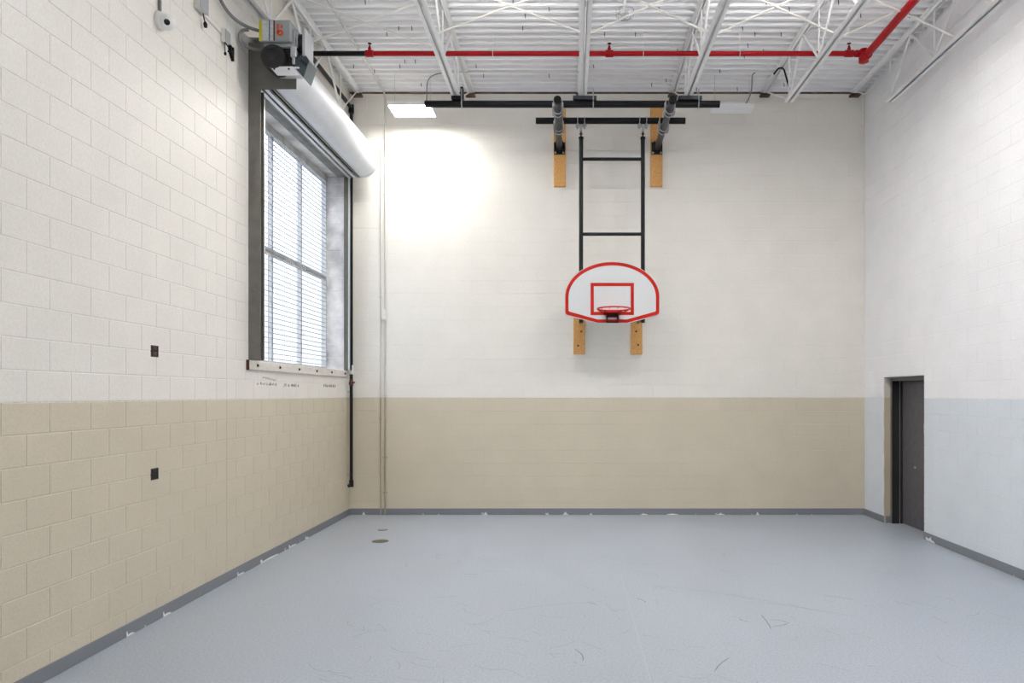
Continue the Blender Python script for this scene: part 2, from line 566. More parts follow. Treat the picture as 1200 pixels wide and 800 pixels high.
for k in range(5):
    xx = RW[0] + k * (RW[1] - RW[0] - 0.06) / 5
    mb = MB(); mb.box(xx + 0.06, xx + (RW[1] - RW[0] - 0.06) / 5, YF - 0.165, YF - 0.159, RW[2] + 0.06, RW[3] - 0.06)
    mb.build('pane', 'glass', rear, smooth=False)

lay_blocks(wall_back, 'paint', to_back, XL, XR, -2.151, 0, [], None,
           lambda q: abs((q[2] + q[3]) / 2 - 2.3) + 0.02 * abs(q[0]))
lay_blocks(wall_left, 'paint', to_left, 1.2, YB, 7.18, 0, [7.18], WIN,
           lambda q: (q[0] < 4.2) * 100 + q[0] + 0.4 * abs(q[2] - 2.2))
lay_blocks(wall_right, 'paint_right_daylit', to_right, 3.2, YB, 9.31, 1, [], DOOR,
           lambda q: (q[0] < 6.9) * 100 + q[0] + 0.4 * abs(q[2] - 2.2))

# block ends seen in the far jamb of the window opening
jz = [WZ0 + i * BH for i in range(15)] + [WZ1]
for i in range(len(jz) - 1):
    if jz[i + 1] - jz[i] < 0.03:
        continue
    mb = MB(); mb.box(XL - 0.298, XL - 0.004, WY1 - 0.006, WY1 + 0.02, jz[i] + 0.004, jz[i + 1] - 0.004, 0.003)
    mb.build('jamb_block', 'jamb', wall_left, smooth=False)

# floor
mb = MB(); mb.box(XL - 0.3, XR + 0.5, YF - 0.3, YB + 0.3, -0.1, 0)
floor = tag(mb.build('floor', 'floor', smooth=False), kind='structure', label='grey-blue painted floor with fine speckle and scuff marks')
mb = MB(); mb.box(-60, 60, -60, 60, -0.3, -0.12)
tag(mb.build('ground', 'concrete', smooth=False), kind='structure', label='concrete ground outside')


def ribbon(mb, pts, w, z):
    pts = [Vector((p[0], p[1], 0)) for p in pts]
    vs, fs = [], []
    for i, p in enumerate(pts):
        d = (pts[min(i + 1, len(pts) - 1)] - pts[max(i - 1, 0)]).normalized()
        nrm = Vector((-d.y, d.x, 0))
        ww = w * (0.35 if i in (0, len(pts) - 1) else 1)
        vs += [(p.x + nrm.x * ww / 2, p.y + nrm.y * ww / 2, z), (p.x - nrm.x * ww / 2, p.y - nrm.y * ww / 2, z)]
    for i in range(len(pts) - 1):
        fs.append((2 * i, 2 * i + 1, 2 * i + 3, 2 * i + 2))
    mb._add(vs, fs)


def curve2(a, b, bow, n=6):
    a, b = Vector(a), Vector(b)
    d = b - a
    nrm = Vector((-d.y, d.x))
    return [a + d * (i / n) + nrm * bow * math.sin(PI * i / n) for i in range(n + 1)]


mb = MB()
strokes = [((1.63, 6.12), (1.61, 5.73), 0.02), ((1.66, 5.98), (1.80, 5.90), 0.15), ((1.80, 5.90), (1.63, 5.80), 0.1), ((1.42, 6.02), (1.49, 5.93), -0.2),
           ((0.61, 6.63), (0.69, 6.47), 0.05), ((0.16, 6.50), (0.24, 6.40), 0.0), ((-0.96, 7.50), (-1.12, 7.52), 0.1), ((0.03, 5.30), (0.09, 5.05), 0.1),
           ((0.98, 4.86), (1.14, 5.12), 0.05), ((2.36, 6.70), (2.60, 6.55), 0.1)]
for a, b_, bow in strokes:
    ribbon(mb, curve2(a, b_, bow), 0.007, 0.0012)
o = mb.build('scuff_marks', 'scuff', floor, smooth=False); tag(o, kind='stuff')
mb = MB()
for i in range(150):
    x, y = random.uniform(-1.8, 3.8), random.uniform(4.6, 8.6)
    L, a = random.uniform(0.05, 0.32), random.gauss(2.5, 0.7)
    ribbon(mb, curve2((x, y), (x + L * math.cos(a), y + L * math.sin(a)), random.uniform(-0.2, 0.2)), random.uniform(0.003, 0.005), 0.0010)
for a, b_, bow in (((0.75, 7.1), (2.3, 6.1), 0.05), ((1.7, 6.5), (2.5, 6.0), 0.04), ((-0.6, 6.2), (0.3, 6.5), 0.06)):
    ribbon(mb, curve2(a, b_, bow, 10), 0.005, 0.0011)
o = mb.build('faint_scuff_marks', 'scuff_faint', floor, smooth=False); tag(o, kind='stuff')
mb = MB(); ribbon(mb, [(0.53, 7.6 - i * 0.5) for i in range(8)], 0.006, 0.0008)
mb.build('floor_joint', 'joint', floor, smooth=False)

# baseboards
def baseboard(name, label, x0, x1, y0, y1):
    m_ = MB(); m_.box(x0, x1, y0, y1, 0, 0.10, 0.0025)
    return tag(m_.build(name, 'base', smooth=False), kind='structure', label=label)
T = 0.007
baseboard('baseboard_back', 'chipped grey baseboard along the hoop wall', XL, XR, YB - T, YB + 0.02)
baseboard('baseboard_left', 'chipped grey baseboard under the window wall', XL - 0.02, XL + T, YF, YB - T)
bbr = baseboard('baseboard_right', 'chipped grey baseboard on the near side of the charcoal door', XR - T, XR + 0.02, YF, DOOR[0])
bbd = baseboard('baseboard_door', 'short grey baseboard between the corner and the charcoal door', XR - T, XR + 0.02, DOOR[1], YB - T)
mb = MB(); mb.box(XR + 0.02, XR + 0.09, DOOR[1] - T, DOOR[1] + 0.01, 0, 0.10)
mb.build('return_piece', 'base', bbd, smooth=False)
# bare chip beside the door
mb = MB()
mb.prism([(9.24, 0.006), (9.02, 0.004), (9.05, 0.022), (9.11, 0.03), (9.13, 0.065), (9.17, 0.03), (9.25, 0.045)], lambda a, b_, d: (XR - T - d, a, b_), -0.004, 0.004)
mb.build('bare_chip', 'chip', bbr, smooth=False)
mb = MB()
for yy, L in ((6.05, 0.12), (7.4, 0.16), (7.95, 0.5), (8.75, 0.25), (9.3, 0.12), (5.55, 0.10)):
    mb.prism([(yy, 0.002), (yy + L, 0.002), (yy + L * 0.9, 0.012), (yy + L * 0.5, 0.020), (yy + L * 0.12, 0.016), (yy + L * 0.05, 0.045), (yy - 0.004, 0.04)],
             lambda a, b_, d: (XL + T + d, a, b_), -0.003, 0.003)
o = mb.build('bare_chips', 'chip', bpy.data.objects['baseboard_left'], smooth=False); tag(o, kind='stuff')
mb = MB()
for xx, L in ((-3.25, 0.06), (-1.35, 0.07), (-0.12, 0.10), (1.1, 0.12), (1.5, 0.2), (2.3, 0.12), (2.9, 0.06)):
    mb.prism([(xx, 0.002), (xx + L, 0.002), (xx + L * 0.8, 0.012), (xx + L * 0.45, 0.05 if L < 0.11 else 0.02), (xx + L * 0.2, 0.014)],
             lambda a, b_, d: (a, YB - T - d, b_), -0.003, 0.003)
o = mb.build('bare_chips', 'chip', bpy.data.objects['baseboard_back'], smooth=False); tag(o, kind='stuff')

# ------------------------------------------------------------------ ceiling: ribbed steel deck
ZD = 6.60
mb = MB()
prof = []
y = YB
while y > YF:
    prof += [(y, ZD), (y - 0.048, ZD), (y - 0.066, ZD + 0.055), (y - 0.134, ZD + 0.055)]
    y -= 0.1524
vs, fs = [], []
for (yy, zz) in prof:
    vs += [(XL - 0.02, yy, zz), (XR + 0.02, yy, zz)]
for i in range(len(prof) - 1):
    fs.append((2 * i, 2 * i + 1, 2 * i + 3, 2 * i + 2))
mb._add(vs, fs)
ceiling = tag(mb.build('ceiling', 'deck', smooth=False), kind='structure', label='white ribbed steel roof deck')
mb = MB(); mb.box(XL - 0.3, XR + 0.3, YF - 0.3, YB + 0.3, 6.80, 6.90)
tag(mb.build('roof', 'concrete', smooth=False), kind='structure', label='roof slab above the steel deck')
mb = MB(); mb.box(XL, XR, YB - 0.012, YB + 0.05, ZT + 0.014, ZD - 0.002)
tag(mb.build('trim_1', 'gap', smooth=False), kind='structure', label='dark strip where the hoop wall meets the roof deck')
# roofing screws poking through the deck
scr = MB(); scr.cyl((0, 0, 0), (0.004, -0.003, -0.055), 0.005, 6)
scr_me = scr.mesh('deck_screw', M['black_matte'])
sx = [-2.95, -2.3, -2.32, -1.9, -1.2, -0.65, -0.2, 0.3, 0.55, 0.95, 1.35, 1.9, 2.3, 2.45, 2.75, 3.3, 3.6, 4.1]
for k in range(46):
    o = bpy.data.objects.new('deck_screw', scr_me); COL.objects.link(o)
    o.parent = ceiling
    row = random.randint(1, 17)
    o.location = (random.choice(sx) + random.uniform(-0.15, 0.15), YB - 0.024 - row * 0.1524, ZD)

# ------------------------------------------------------------------ steel joists
BOT, TOP = 5.93, 6.595


def joist(x, label, y_end=9.95, seat=True):
    t = thing('steel_joist', (x, YB, BOT), label, 'joist', 'roof joists')
    a, s, th = 0.050, 0.011, 0.006
    for sd in (-1, 1):
        for (nm, z0, up, y1) in (('top_chord', TOP, -1, YB - 0.005), ('bottom_chord', BOT, 1, y_end)):
            m_ = MB()
            xa, xb = x + sd * s, x + sd * (s + a)
            m_.box(min(xa, xb), max(xa, xb), YF + 0.02, y1, min(z0, z0 + up * th), max(z0, z0 + up * th))
            xc = x + sd * (s + th)
            m_.box(min(xa, xc), max(xa, xc), YF + 0.02, y1, min(z0, z0 + up * a), max(z0, z0 + up * a))
            m_.build(nm, 'steel_white', t, smooth=False)
    zb, zt = BOT + 0.03, TOP - 0.03
    def member(p, q, r):
        m_ = MB(); m_.cyl(p, q, r, 8)
        m_.build('web_member', 'steel_white', t)
    yb = y_end - 0.03
    member((x, YB - 0.10, zt), (x, yb, zb), 0.010)
    k = 0
    while yb > 5.0:
        member((x, yb, zb), (x, yb - 0.6, zt), 0.016)
        member((x, yb - 0.6, zt), (x, yb - 1.2, zb), 0.016)
        member((x, yb, zb), (x, yb, zt), 0.011)
        yb -= 1.2
    m_ = MB(); m_.box(x - 0.075, x + 0.075, YB - 0.11, YB - 0.003, TOP - 0.085, TOP - 0.052, 0.004)
    m_.build('bearing_seat', 'gap', t, smooth=False)
    return t


JX = [-3.305, -1.55, 0.17, 1.60, 3.03, 4.43]
JL = ['white steel roof joist close against the window wall, above the shutter hood',
      'white steel roof joist above the lit ceiling lamp end of the black pipe',
      'white steel roof joist directly above the basketball hoop ladder',
      'white steel roof joist above the right arm of the hoop frame',
      'white steel roof joist with a black cord hanging at its end',
      'white steel roof joist close against the wall with the door']
for i, x in enumerate(JX):
    joist(x, JL[i], 10.35 if i == 0 else 9.95)

# cross bridging between the joists
bl = ['over the shutter hood', 'over the lit lamp', 'over the round caged sensor', 'over the unlit lamp', 'beside the turning red pipe']
for i in range(5):
    xa, xb = JX[i] + 0.06, JX[i + 1] - 0.06
    yb = (8.45, 8.10, 8.10, 8.12, 8.2)[i]
    for k, (za, zb) in enumerate(((BOT + 0.03, TOP - 0.03), (TOP - 0.03, BOT + 0.03))):
        m_ = MB(); m_.cyl((xa, yb - k * 0.03, za), (xb, yb - k * 0.03, zb), 0.011, 6)
        tag(m_.build('bridging_rod', 'conduit_white'), 'white cross bridging rod between joists %s, rising to the %s' % (bl[i], ('right', 'left')[k]), 'brace', 'joist bridging rods')

# ------------------------------------------------------------------ ceiling lamps
def lamp(x0, x1, y0, y1, z, diff, label, wires=True):
    cx, cy = (x0 + x1) / 2, (y0 + y1) / 2
    t = thing('ceiling_lamp', (cx, cy, z), label, 'lamp', 'ceiling lamps')
    m_ = MB()
    m_.box(x0, x1, y0, y1, z + 0.025, z + 0.055, 0.004)
    m_.box(x0 + 0.12, x1 - 0.12, cy - 0.08, cy + 0.08, z + 0.055, z + 0.09, 0.004)
    m_.build('housing', 'steel_white', t, smooth=False)
    m_ = MB()
    w = 0.014
    m_.box(x0, x0 + w, y0, y1, z, z + 0.025); m_.box(x1 - w, x1, y0, y1, z, z + 0.025)
    m_.box(x0 + w, x1 - w, y0, y0 + w, z, z + 0.025); m_.box(x0 + w, x1 - w, y1 - w, y1, z, z + 0.025)
    m_.build('rim', 'steel_white', t, smooth=False)
    n = 3
    ww = (y1 - y0 - 2 * w) / n
    for k in range(n):
        ya = y0 + w + k * ww
        m_ = MB(); m_.prism(arc(ya + ww / 2, z + 0.022, ww * 0.46, PI, 2 * PI, 10, 0.03), lambda a, b_, d: (d, a, b_), x0 + w, x1 - w)
        m_.build('diffuser', diff, t)
    if diff == 'tube_added':  # glowing upward panels added to brighten the deck
        for (xa, xb) in ((x0 + 0.01, x0 + 0.115), (x1 - 0.115, x1 - 0.01)):
            m_ = MB(); m_.box(xa, xb, y0 + 0.02, y1 - 0.02, z + 0.055, z + 0.062); m_.build('added_uplight', 'added_uplight', t, smooth=False)
    for (wx, wy) in ((x0 + 0.05, cy), (x1 - 0.05, cy)):
        m_ = MB(); m_.cyl((wx, wy, z + 0.05), (wx, wy, ZD), 0.0025, 6)
        m_.build('hanging_wire', 'zinc', t)
    return t


lamp(-2.62, -2.0, 10.28, 10.74, 6.03, 'tube_front', 'glowing ceiling lamp hung in front of the hoop wall')
lamp(2.09, 2.70, 10.48, 10.72, 6.08, 'tube_off', 'unlit white ceiling lamp right of the hoop frame')
for yy, rows, where in ((7.0, (-0.68, 2.32), 'just outside the picture above the floor'), (3.5, (2.32,), 'ahead of the viewer'),
                        (-3.5, (-0.68, 2.32), 'behind the viewer')):
    for xx in rows:  # unseen lamps added to brighten the walls, floor and ceiling
        lamp(xx - 0.31, xx + 0.31, yy - 0.23, yy + 0.23, 6.03, 'tube_added',
             'added unseen fill lamp %s, %s row' % (where, 'hoop-side' if xx < 2 else 'door-side'))

# conduit feeding the lamps, cords
mb = MB(); mb.cyl((-3.2, 10.47, ZD - 0.022), (3.0, 10.47, ZD - 0.022), 0.011, 8)
tag(mb.build('lamp_conduit', 'conduit_white'), 'thin white conduit running under the deck above the two lamps', 'conduit')
mb = MB(); mb.tube(bez((-1.88, 10.47, ZD - 0.03), (-2.15, 10.4, 6.5), (-2.05, 10.4, 6.35), (-2.10, 10.45, 6.10)), 0.008)
tag(mb.build('power_cable', 'flex'), 'dark cord looping down to the glowing lamp', 'cord', 'lamp cords')
mb = MB(); mb.tube(bez((2.72, 10.47, ZD - 0.02), (2.58, 10.45, 6.55), (2.75, 10.5, 6.40), (2.58, 10.55, 6.14)), 0.009)
tag(mb.build('power_cable', 'flex'), 'dark cord dropping to the unlit lamp', 'cord', 'lamp cords')
mb = MB()
mb.tube([(2.935, 10.32, 6.49), (2.955, 10.27, 6.515), (2.975, 10.22, 6.527), (3.02, 10.20, 6.525), (3.05, 10.20, 6.49), (3.085, 10.15, 6.28), (3.11, 10.10, 6.13), (3.09, 10.08, 6.07), (3.06, 10.06, 6.0)], 0.013)
tag(mb.build('power_cable', 'black'), 'thick black cord bent over the joist right of the unlit lamp', 'cord')

# ------------------------------------------------------------------ sprinkler piping
YS, ZS = 9.30, 6.30
t = thing('sprinkler_pipe', (0.2, YS, ZS), 'red sprinkler pipe crossing under the roof deck and turning towards the viewer', 'pipe')
mb = MB(); mb.cyl((-2.62, YS, ZS), (3.81, YS, ZS), 0.032, 14)
mb.build('cross_main', 'red_pipe', t)
mb = MB(); mb.cyl((3.81, YS, ZS - 0.06), (3.81, YF + 0.1, ZS - 0.06), 0.048, 14)
mb.build('branch_main', 'red_pipe', t)
mb = MB(); mb.lathe([(0.045, -0.10), (0.062, -0.09), (0.062, 0.06), (0.05, 0.075)], (3.81, YS, ZS - 0.02), (0, 0, 1), 14)
mb.cyl((3.70, YS, ZS), (3.81, YS, ZS), 0.044, 14); mb.cyl((3.81, YS - 0.13, ZS - 0.06), (3.81, YS, ZS - 0.06), 0.062, 14)
mb.build('elbow', 'red_pipe', t)
for k, x in enumerate((-2.60, 0.51, 3.62)):
    mb = MB(); mb.cyl((x - 0.05, YS, ZS), (x + 0.05, YS, ZS), 0.044, 14); mb.cyl((x, YS, ZS), (x, YS, ZS + 0.075), 0.022, 10)
    tee = mb.build('tee', 'red_pipe', t)
    mb = MB(); mb.lathe([(0.012, 0.07), (0.014, 0.10), (0.006, 0.105), (0.006, 0.125), (0.026, 0.128), (0.026, 0.133)], (x, YS, ZS), (0, 0, 1), 10)
    mb.build('sprinkler_head', 'bracket_red', tee)
for x in (-1.0, 0.95, 2.2):
    mb = MB(); mb.cyl((x, YS, ZS + 0.03), (x, YS, ZD), 0.005, 6); mb.tube([(x, YS + 0.036 * math.cos(2 * PI * i / 12), ZS + 0.036 * math.sin(2 * PI * i / 12)) for i in range(12)], 0.004, 6, True)
    mb.build('pipe_hanger', 'steel_white', t)

XP = -3.375
t = thing('black_standpipe', (XP, 11.06, 0.45), 'black iron pipe dropping down the corner beside the window', 'pipe')
mb = MB(); mb.cyl((-3.385, YS, ZS), (-2.655, YS, ZS), 0.032, 12); mb.build('cross_run', 'black', t)
mb = MB(); mb.cyl((-3.385, YS, ZS), (XP, 11.06, ZS), 0.030, 12); mb.build('wall_run', 'black', t)
mb = MB(); mb.lathe([(0.04, -0.045), (0.045, -0.04), (0.045, 0.04), (0.04, 0.045)], (-3.385, YS, ZS), (0, 0, 1), 12)
mb.cyl((XP, 11.06, ZS + 0.045), (XP, 11.06, ZS - 0.08), 0.042, 12); mb.build('elbow', 'black', t)
mb = MB(); mb.cyl((XP, 11.06, ZS), (XP, 11.06, 0.47), 0.025, 12); mb.build('drop', 'black', t)
mb = MB(); mb.cyl((XP, 11.06, 0.56), (XP, 11.06, 0.455), 0.034, 12); mb.cyl((XP, 11.06, 0.485), (XL + 0.024, 11.03, 0.47), 0.026, 12)
mb.build('elbow', 'black', t)
mb = MB(); mb.box(XP - 0.028, XP + 0.028, 11.02, 11.10, 2.19, 2.33, 0.004); mb.build('sleeve', 'plastic_white', t, smooth=False)
mb = MB(); mb.lathe([(0.026, 0), (0.036, 0.01), (0.036, 0.04), (0.03, 0.06), (0.03, 0.08), (0.026, 0.09)], (XP, 11.06, 2.02), (0, 0, 1), 12)
mb.cyl((XP, 11.06, 2.065), (XP + 0.06, 11.03, 2.065), 0.014, 8)
mb.build('valve', 'rust', t)
for z in (0.64, 1.92, 2.55, 3.9):
    mb = MB(); mb.box(XL + 0.002, XP + 0.03, 11.055, 11.065, z - 0.008, z + 0.008); mb.build('pipe_strap', 'zinc', t, smooth=False)

# ------------------------------------------------------------------ conduits on the hoop wall
x = -2.885
pts = [(x, YB - 0.014, 0.0), (x, YB - 0.014, 6.50)] + [(x, YB - 0.014 - 0.07 * math.sin(a), 6.50 + 0.07 * (1 - math.cos(a))) for a in (0.4, 0.8, 1.2, PI / 2)] + [(x, 2.0, 6.57)]
t = thing('wall_conduit', (x, YB, 0), 'painted conduit climbing the hoop wall and running on under the deck', 'conduit', 'hoop wall conduits')
mb = MB(); mb.tube(pts, 0.013, 10); mb.build('tube', 'conduit_two', t)
for z in (1.86, 0.9, 0.35, 5.0):
    mb = MB(); mb.box(x - 0.035, x + 0.035, YB - 0.017, YB - 0.001, z - 0.01, z + 0.01, 0.002); mb.build('strap', 'conduit_two', t, smooth=False)
mb = MB(); mb.box(x - 0.05, x + 0.02, YB - 0.05, YB - 0.001, 3.05, 3.20, 0.004); mb.build('junction_box', 'conduit_white', t, smooth=False)
x = -2.955
t = thing('wall_conduit', (x, YB, 0), 'thin painted conduit bending off behind the shutter hood', 'conduit', 'hoop wall conduits')
pts = [(x, YB - 0.012, 0.0), (x, YB - 0.012, 5.70)] + [(x - 0.10 * (1 - math.cos(a)), YB - 0.012, 5.70 + 0.10 * math.sin(a)) for a in (0.4, 0.8, 1.2, PI / 2)] + [(-3.25, YB - 0.012, 5.80)]
mb = MB(); mb.tube(pts, 0.010, 10); mb.build('tube', 'conduit_two', t)
for z in (1.5, 3.4):
    mb = MB(); mb.box(x - 0.028, x + 0.028, YB - 0.014, YB - 0.001, z - 0.008, z + 0.008, 0.002); mb.build('strap', 'conduit_two', t, smooth=False)

# ------------------------------------------------------------------ window in the left wall
w1 = MB()
w1.box(GX - 0.03, GX + 0.03, WY0, WY0 + 0.06, WZ0, WZ1)
w1.box(GX - 0.03, GX + 0.03, WY1 - 0.05, WY1 - 0.006, WZ0, WZ1)
w1.box(GX - 0.03, GX + 0.03, WY0 + 0.06, WY1 - 0.05, WZ0, WZ0 + 0.06)
w1.box(GX - 0.03, GX + 0.05, WY0 + 0.06, WY1 - 0.05, WZ1 - 0.10, WZ1)
win = tag(w1.build('window_1', 'frame', smooth=False), kind='structure', label='steel window with wire security mesh in the left wall')
MY = [WY0 + 0.06, 8.95, 9.91, WY1 - 0.05]
for yy in MY[1:3]:
    mb = MB(); mb.box(GX - 0.025, GX + 0.025, yy - 0.022, yy + 0.022, WZ0 + 0.06, WZ1 - 0.10); mb.build('mullion', 'mullion', win, smooth=False)
mb = MB(); mb.box(GX - 0.03, GX + 0.028, MY[0], MY[3], 3.615, 3.69); mb.build('transom', 'frame', win, smooth=False)
for i in range(3):
    for (z0, z1) in ((WZ0 + 0.06, 3.615), (3.69, WZ1 - 0.10)):
        mb = MB(); mb.box(GX - 0.018, GX - 0.012, MY[i] + (0.022 if i else 0), MY[i + 1] - (0.022 if i < 2 else 0), z0, z1)
        mb.build('pane', 'glass', win, smooth=False)
mb = MB()
r = 0.0036
yy = MY[0] + 0.02
xm = GX + 0.036
while yy < MY[3]:
    mb.box(xm - r, xm + r, yy - r, yy + r, WZ0 + 0.06, WZ1 - 0.10); yy += 0.0508
zz = WZ0 + 0.09
while zz < WZ1 - 0.10:
    mb.box(xm - 0.003, xm + 0.003, MY[0], MY[3], zz - 0.0052, zz + 0.0052); zz += 0.0635
tag(mb.build('wire_mesh', 'mesh', win, smooth=False), kind='stuff')
# inner ledge and lintel face
mb = MB(); mb.box(XL - 0.27, XL + 0.02, WY0, WY1 - 0.006, WZ0 - 0.02, WZ0 + 0.012, 0.003); mb.build('inner_ledge', 'plastic_white', win, smooth=False)
mb = MB(); mb.box(XL - 0.10, XL - 0.002, WY0, WY1, WZ1 - 0.012, WZ1 + 0.004); mb.box(XL - 0.012, XL + 0.004, WY0, WY1, WZ1 - 0.012, WZ1 + 0.10)
mb.build('lintel', 'lintel', win, smooth=False)
mb = MB(); mb.box(XL - 0.28, XL - 0.10, WY0, WY1, WZ1 - 0.006, WZ1 + 0.004); mb.build('head_soffit', 'jamb', win, smooth=False)

# sill plate with bolts
t = thing('sill_plate', (XL, 9.3, 2.145), 'chipped pale sill plate with rusty bolts under the window', 'sill')
mb = MB(); mb.box(XL + 0.001, XL + 0.03, 7.62, 11.0, 2.145, 2.245, 0.004); mb.build('plate', 'sill', t, smooth=False)
for yy in (7.82, 8.42, 9.02, 9.65, 10.25, 10.85):
    mb = MB(); mb.lathe([(0.016, 0), (0.016, 0.010), (0.008, 0.016)], (XL + 0.03, yy, 2.195), (1, 0, 0), 8); mb.build('bolt', 'rust', t)
mb = MB(); mb.box(XL + 0.001, XL + 0.034, 7.608, 7.619, 2.14, 2.25, 0.003); mb.build('rusty_end', 'rust', t, smooth=False)

# roll-up shutter: guides, hood, end plates, bottom bar
t = thing('rolling_shutter', (XL, 9.3, 2.25), 'rolled-up shutter with a long grey hood and steel guides over the window', 'shutter')
YN = 7.665
g1 = MB(); g1.box(XL + 0.002, XL + 0.128, YN, YN + 0.012, 2.248, 5.64); g1.box(XL + 0.002, XL + 0.012, YN + 0.012, WY0 - 0.05, 2.248, 5.64)
g1.box(XL + 0.02, XL + 0.122, YN + 0.10, YN + 0.112, 2.248, 5.15)
gn = g1.build('guide', 'guide', t, smooth=False)
mb = MB(); mb.box(XL + 0.05, XL + 0.112, YN + 0.112, YN + 0.16, 2.25, 5.10, 0.003); mb.build('guide_lip', 'alu', gn, smooth=False)
g2 = MB(); g2.box(XL + 0.002, XL + 0.02, WY1 - 0.03, 11.03, 2.248, 5.20); g2.box(XL + 0.02, XL + 0.06, WY1 - 0.02, WY1 + 0.01, 2.248, 5.20)
gf = g2.build('guide', 'guide', t, smooth=False)
mb = MB(); mb.box(XL + 0.064, XL + 0.082, WY1 - 0.02, WY1 + 0.02, 2.248, 5.20); mb.build('guide_lip', 'alu', gf, smooth=False)
mb = MB(); mb.box(XL + 0.020, XL + 0.10, WY1 + 0.022, WY1 + 0.04, 2.248, 5.20); mb.build('guide_channel', 'black_matte', gf, smooth=False)
bolt_me = MB().lathe([(0.011, 0), (0.011, 0.007), (0.006, 0.012)], (0, 0, 0), (0, -1, 0), 8).mesh('bolt', M['guide'])
for z in (2.45, 3.0, 3.6, 4.2, 4.8):
    o = bpy.data.objects.new('bolt', bolt_me); COL.objects.link(o); put(o, gn); o.location = (XL + 0.065, YN, z)
    WM.pop(o.name, None)
# hood section (d from wall, z)
HC, HZ, HR = 0.262, 5.46, 0.25
outer = [(0.004, HZ + HR)] + [(HC + HR * math.cos(a), HZ + HR * math.sin(a)) for a in [PI / 2 - i * (PI + 0.25) / 22 for i in range(23)]]
inner = [(0.004, HZ + HR - 0.006)] + [(HC + (HR - 0.006) * math.cos(a), HZ + (HR - 0.006) * math.sin(a)) for a in [PI / 2 - i * (PI + 0.25) / 22 for i in range(23)]]
mb = MB(); mb.prism(outer + inner[::-1], lambda a, b_, d: (XL + a, d, b_), YN + 0.02, 10.97)
mb.build('hood', 'hood', t)
mb = MB(); mb.box(XL + 0.20, XL + 0.226, YN + 0.02, 10.97, 5.198, 5.212, 0.002); mb.build('hood_lip', 'guide', t, smooth=False)
mb = MB(); mb.cyl((XL + HC, YN + 0.02, HZ), (XL + HC, 10.97, HZ), 0.185, 24); mb.build('curtain_roll', 'grey_box', t)
mb = MB(); mb.box(XL + 0.10, XL + 0.122, YN + 0.1, 10.95, 5.19, 5.42); mb.build('curtain', 'black_matte', t, smooth=False)
mb = MB(); mb.box(XL + 0.056, XL + 0.098, YN + 0.10, 10.93, 5.175, 5.215, 0.003); mb.build('bottom_bar', 'alu', t, smooth=False)
mb = MB(); mb.box(XL + 0.124, XL + 0.170, YN + 0.10, 10.93, 5.178, 5.215, 0.003); mb.build('bottom_bar', 'alu', t, smooth=False)
mb = MB(); mb.box(XL + 0.004, XL + 0.05, YN + 0.10, 10.93, 5.185, 5.27, 0.003); mb.build('head_angle', 'lintel', t, smooth=False)
mb = MB(); mb.box(XL + 0.002, XL + 0.515, 10.972, 10.98, HZ - 0.26, HZ + 0.26); mb.build('end_plate', 'hood', t, smooth=False)
mb = MB(); mb.box(XL + 0.13, XL + 0.512, YN, YN + 0.012, 5.145, 5.70); mb.build('end_plate', 'guide', t, smooth=False)

# ------------------------------------------------------------------ motor operator on the near end plate
t = thing('shutter_motor', (XL + 0.4, 7.5, 5.22), 'black motor and grey control box on the near end of the shutter', 'motor')
x0 = -3.195
cb = MB(); cb.box(x0, -2.872, 7.36, 7.655, 5.505, 5.725, 0.006)
cbo = cb.build('control_box', 'control', t, smooth=False)
def label_patch(name, m, xa, xb, za, zb, lift=0.002):
    m_ = MB(); m_.box(xa, xb, 7.36 - lift, 7.3605, za, zb); return m_.build(name, m, cbo, smooth=False)
label_patch('yellow_strip', 'yellow', x0 + 0.002, x0 + 0.030, 5.507, 5.722)
label_patch('label', 'label_white', x0 + 0.034, x0 + 0.150, 5.512, 5.72)
label_patch('label_line', 'label_blue', x0 + 0.104, x0 + 0.116, 5.512, 5.72, 0.003)
label_patch('label_line', 'label_maroon', x0 + 0.150, x0 + 0.164, 5.512, 5.72, 0.003)
mb = MB()
cxm, czm = x0 + 0.218, 5.590
ro = [(cxm + 0.034 * math.cos(a), czm + 0.034 * math.sin(a)) for a in [2 * PI * i / 20 for i in range(20)]]
ri = [(cxm + 0.012 * math.cos(a), czm + 0.012 * math.sin(a)) for a in [2 * PI * i / 20 for i in range(20)]]
mb.ring(ro, ri, lambda a, b_, d: (a, d, b_), 7.357, 7.3605)
mb.box(cxm - 0.034, cxm - 0.010, 7.357, 7.3605, czm, czm + 0.092)
mb.box(cxm + 0.008, cxm + 0.026, 7.357, 7.3605, czm + 0.050, czm + 0.078)
mb.build('printed_mark', 'orange', cbo, smooth=False)
# motor drum
mb = MB(); mb.lathe([(0.10, 0), (0.128, 0.02), (0.132, 0.05), (0.132, 0.20), (0.12, 0.24)], (-3.065, 7.62, 5.365), (0, -1, 0), 28)
drum = mb.build('motor_drum', 'motor', t)
mb = MB(); mb.lathe([(0.05, 0.238), (0.05, 0.25), (0.02, 0.262)], (-3.065, 7.62, 5.365), (0, -1, 0), 16)
mb.box(-3.12, -3.04, 7.367, 7.378, 5.435, 5.455)
mb.build('hub_cap', 'motor', drum)
mb = MB(); mb.box(-3.06, -2.86, 7.44, 7.64, 5.26, 5.50, 0.01); mb.build('motor_block', 'motor', t, smooth=False)
mb = MB(); mb.box(-3.16, -2.86, 7.40, 7.64, 5.47, 5.503, 0.004); mb.build('mounting_shelf', 'grey_box', t, smooth=False)
mb = MB(); mb.prism([(-3.09, 5.262), (-2.80, 5.262), (-2.80, 5.250), (-3.09, 5.250)], lambda a, b_, d: (a, d, b_), 7.40, 7.66)
mb.prism([(-3.10, 5.262), (-2.86, 5.262), (-2.79, 5.17), (-3.02, 5.17)], lambda a, b_, d: (a, d, b_), 7.395, 7.402)
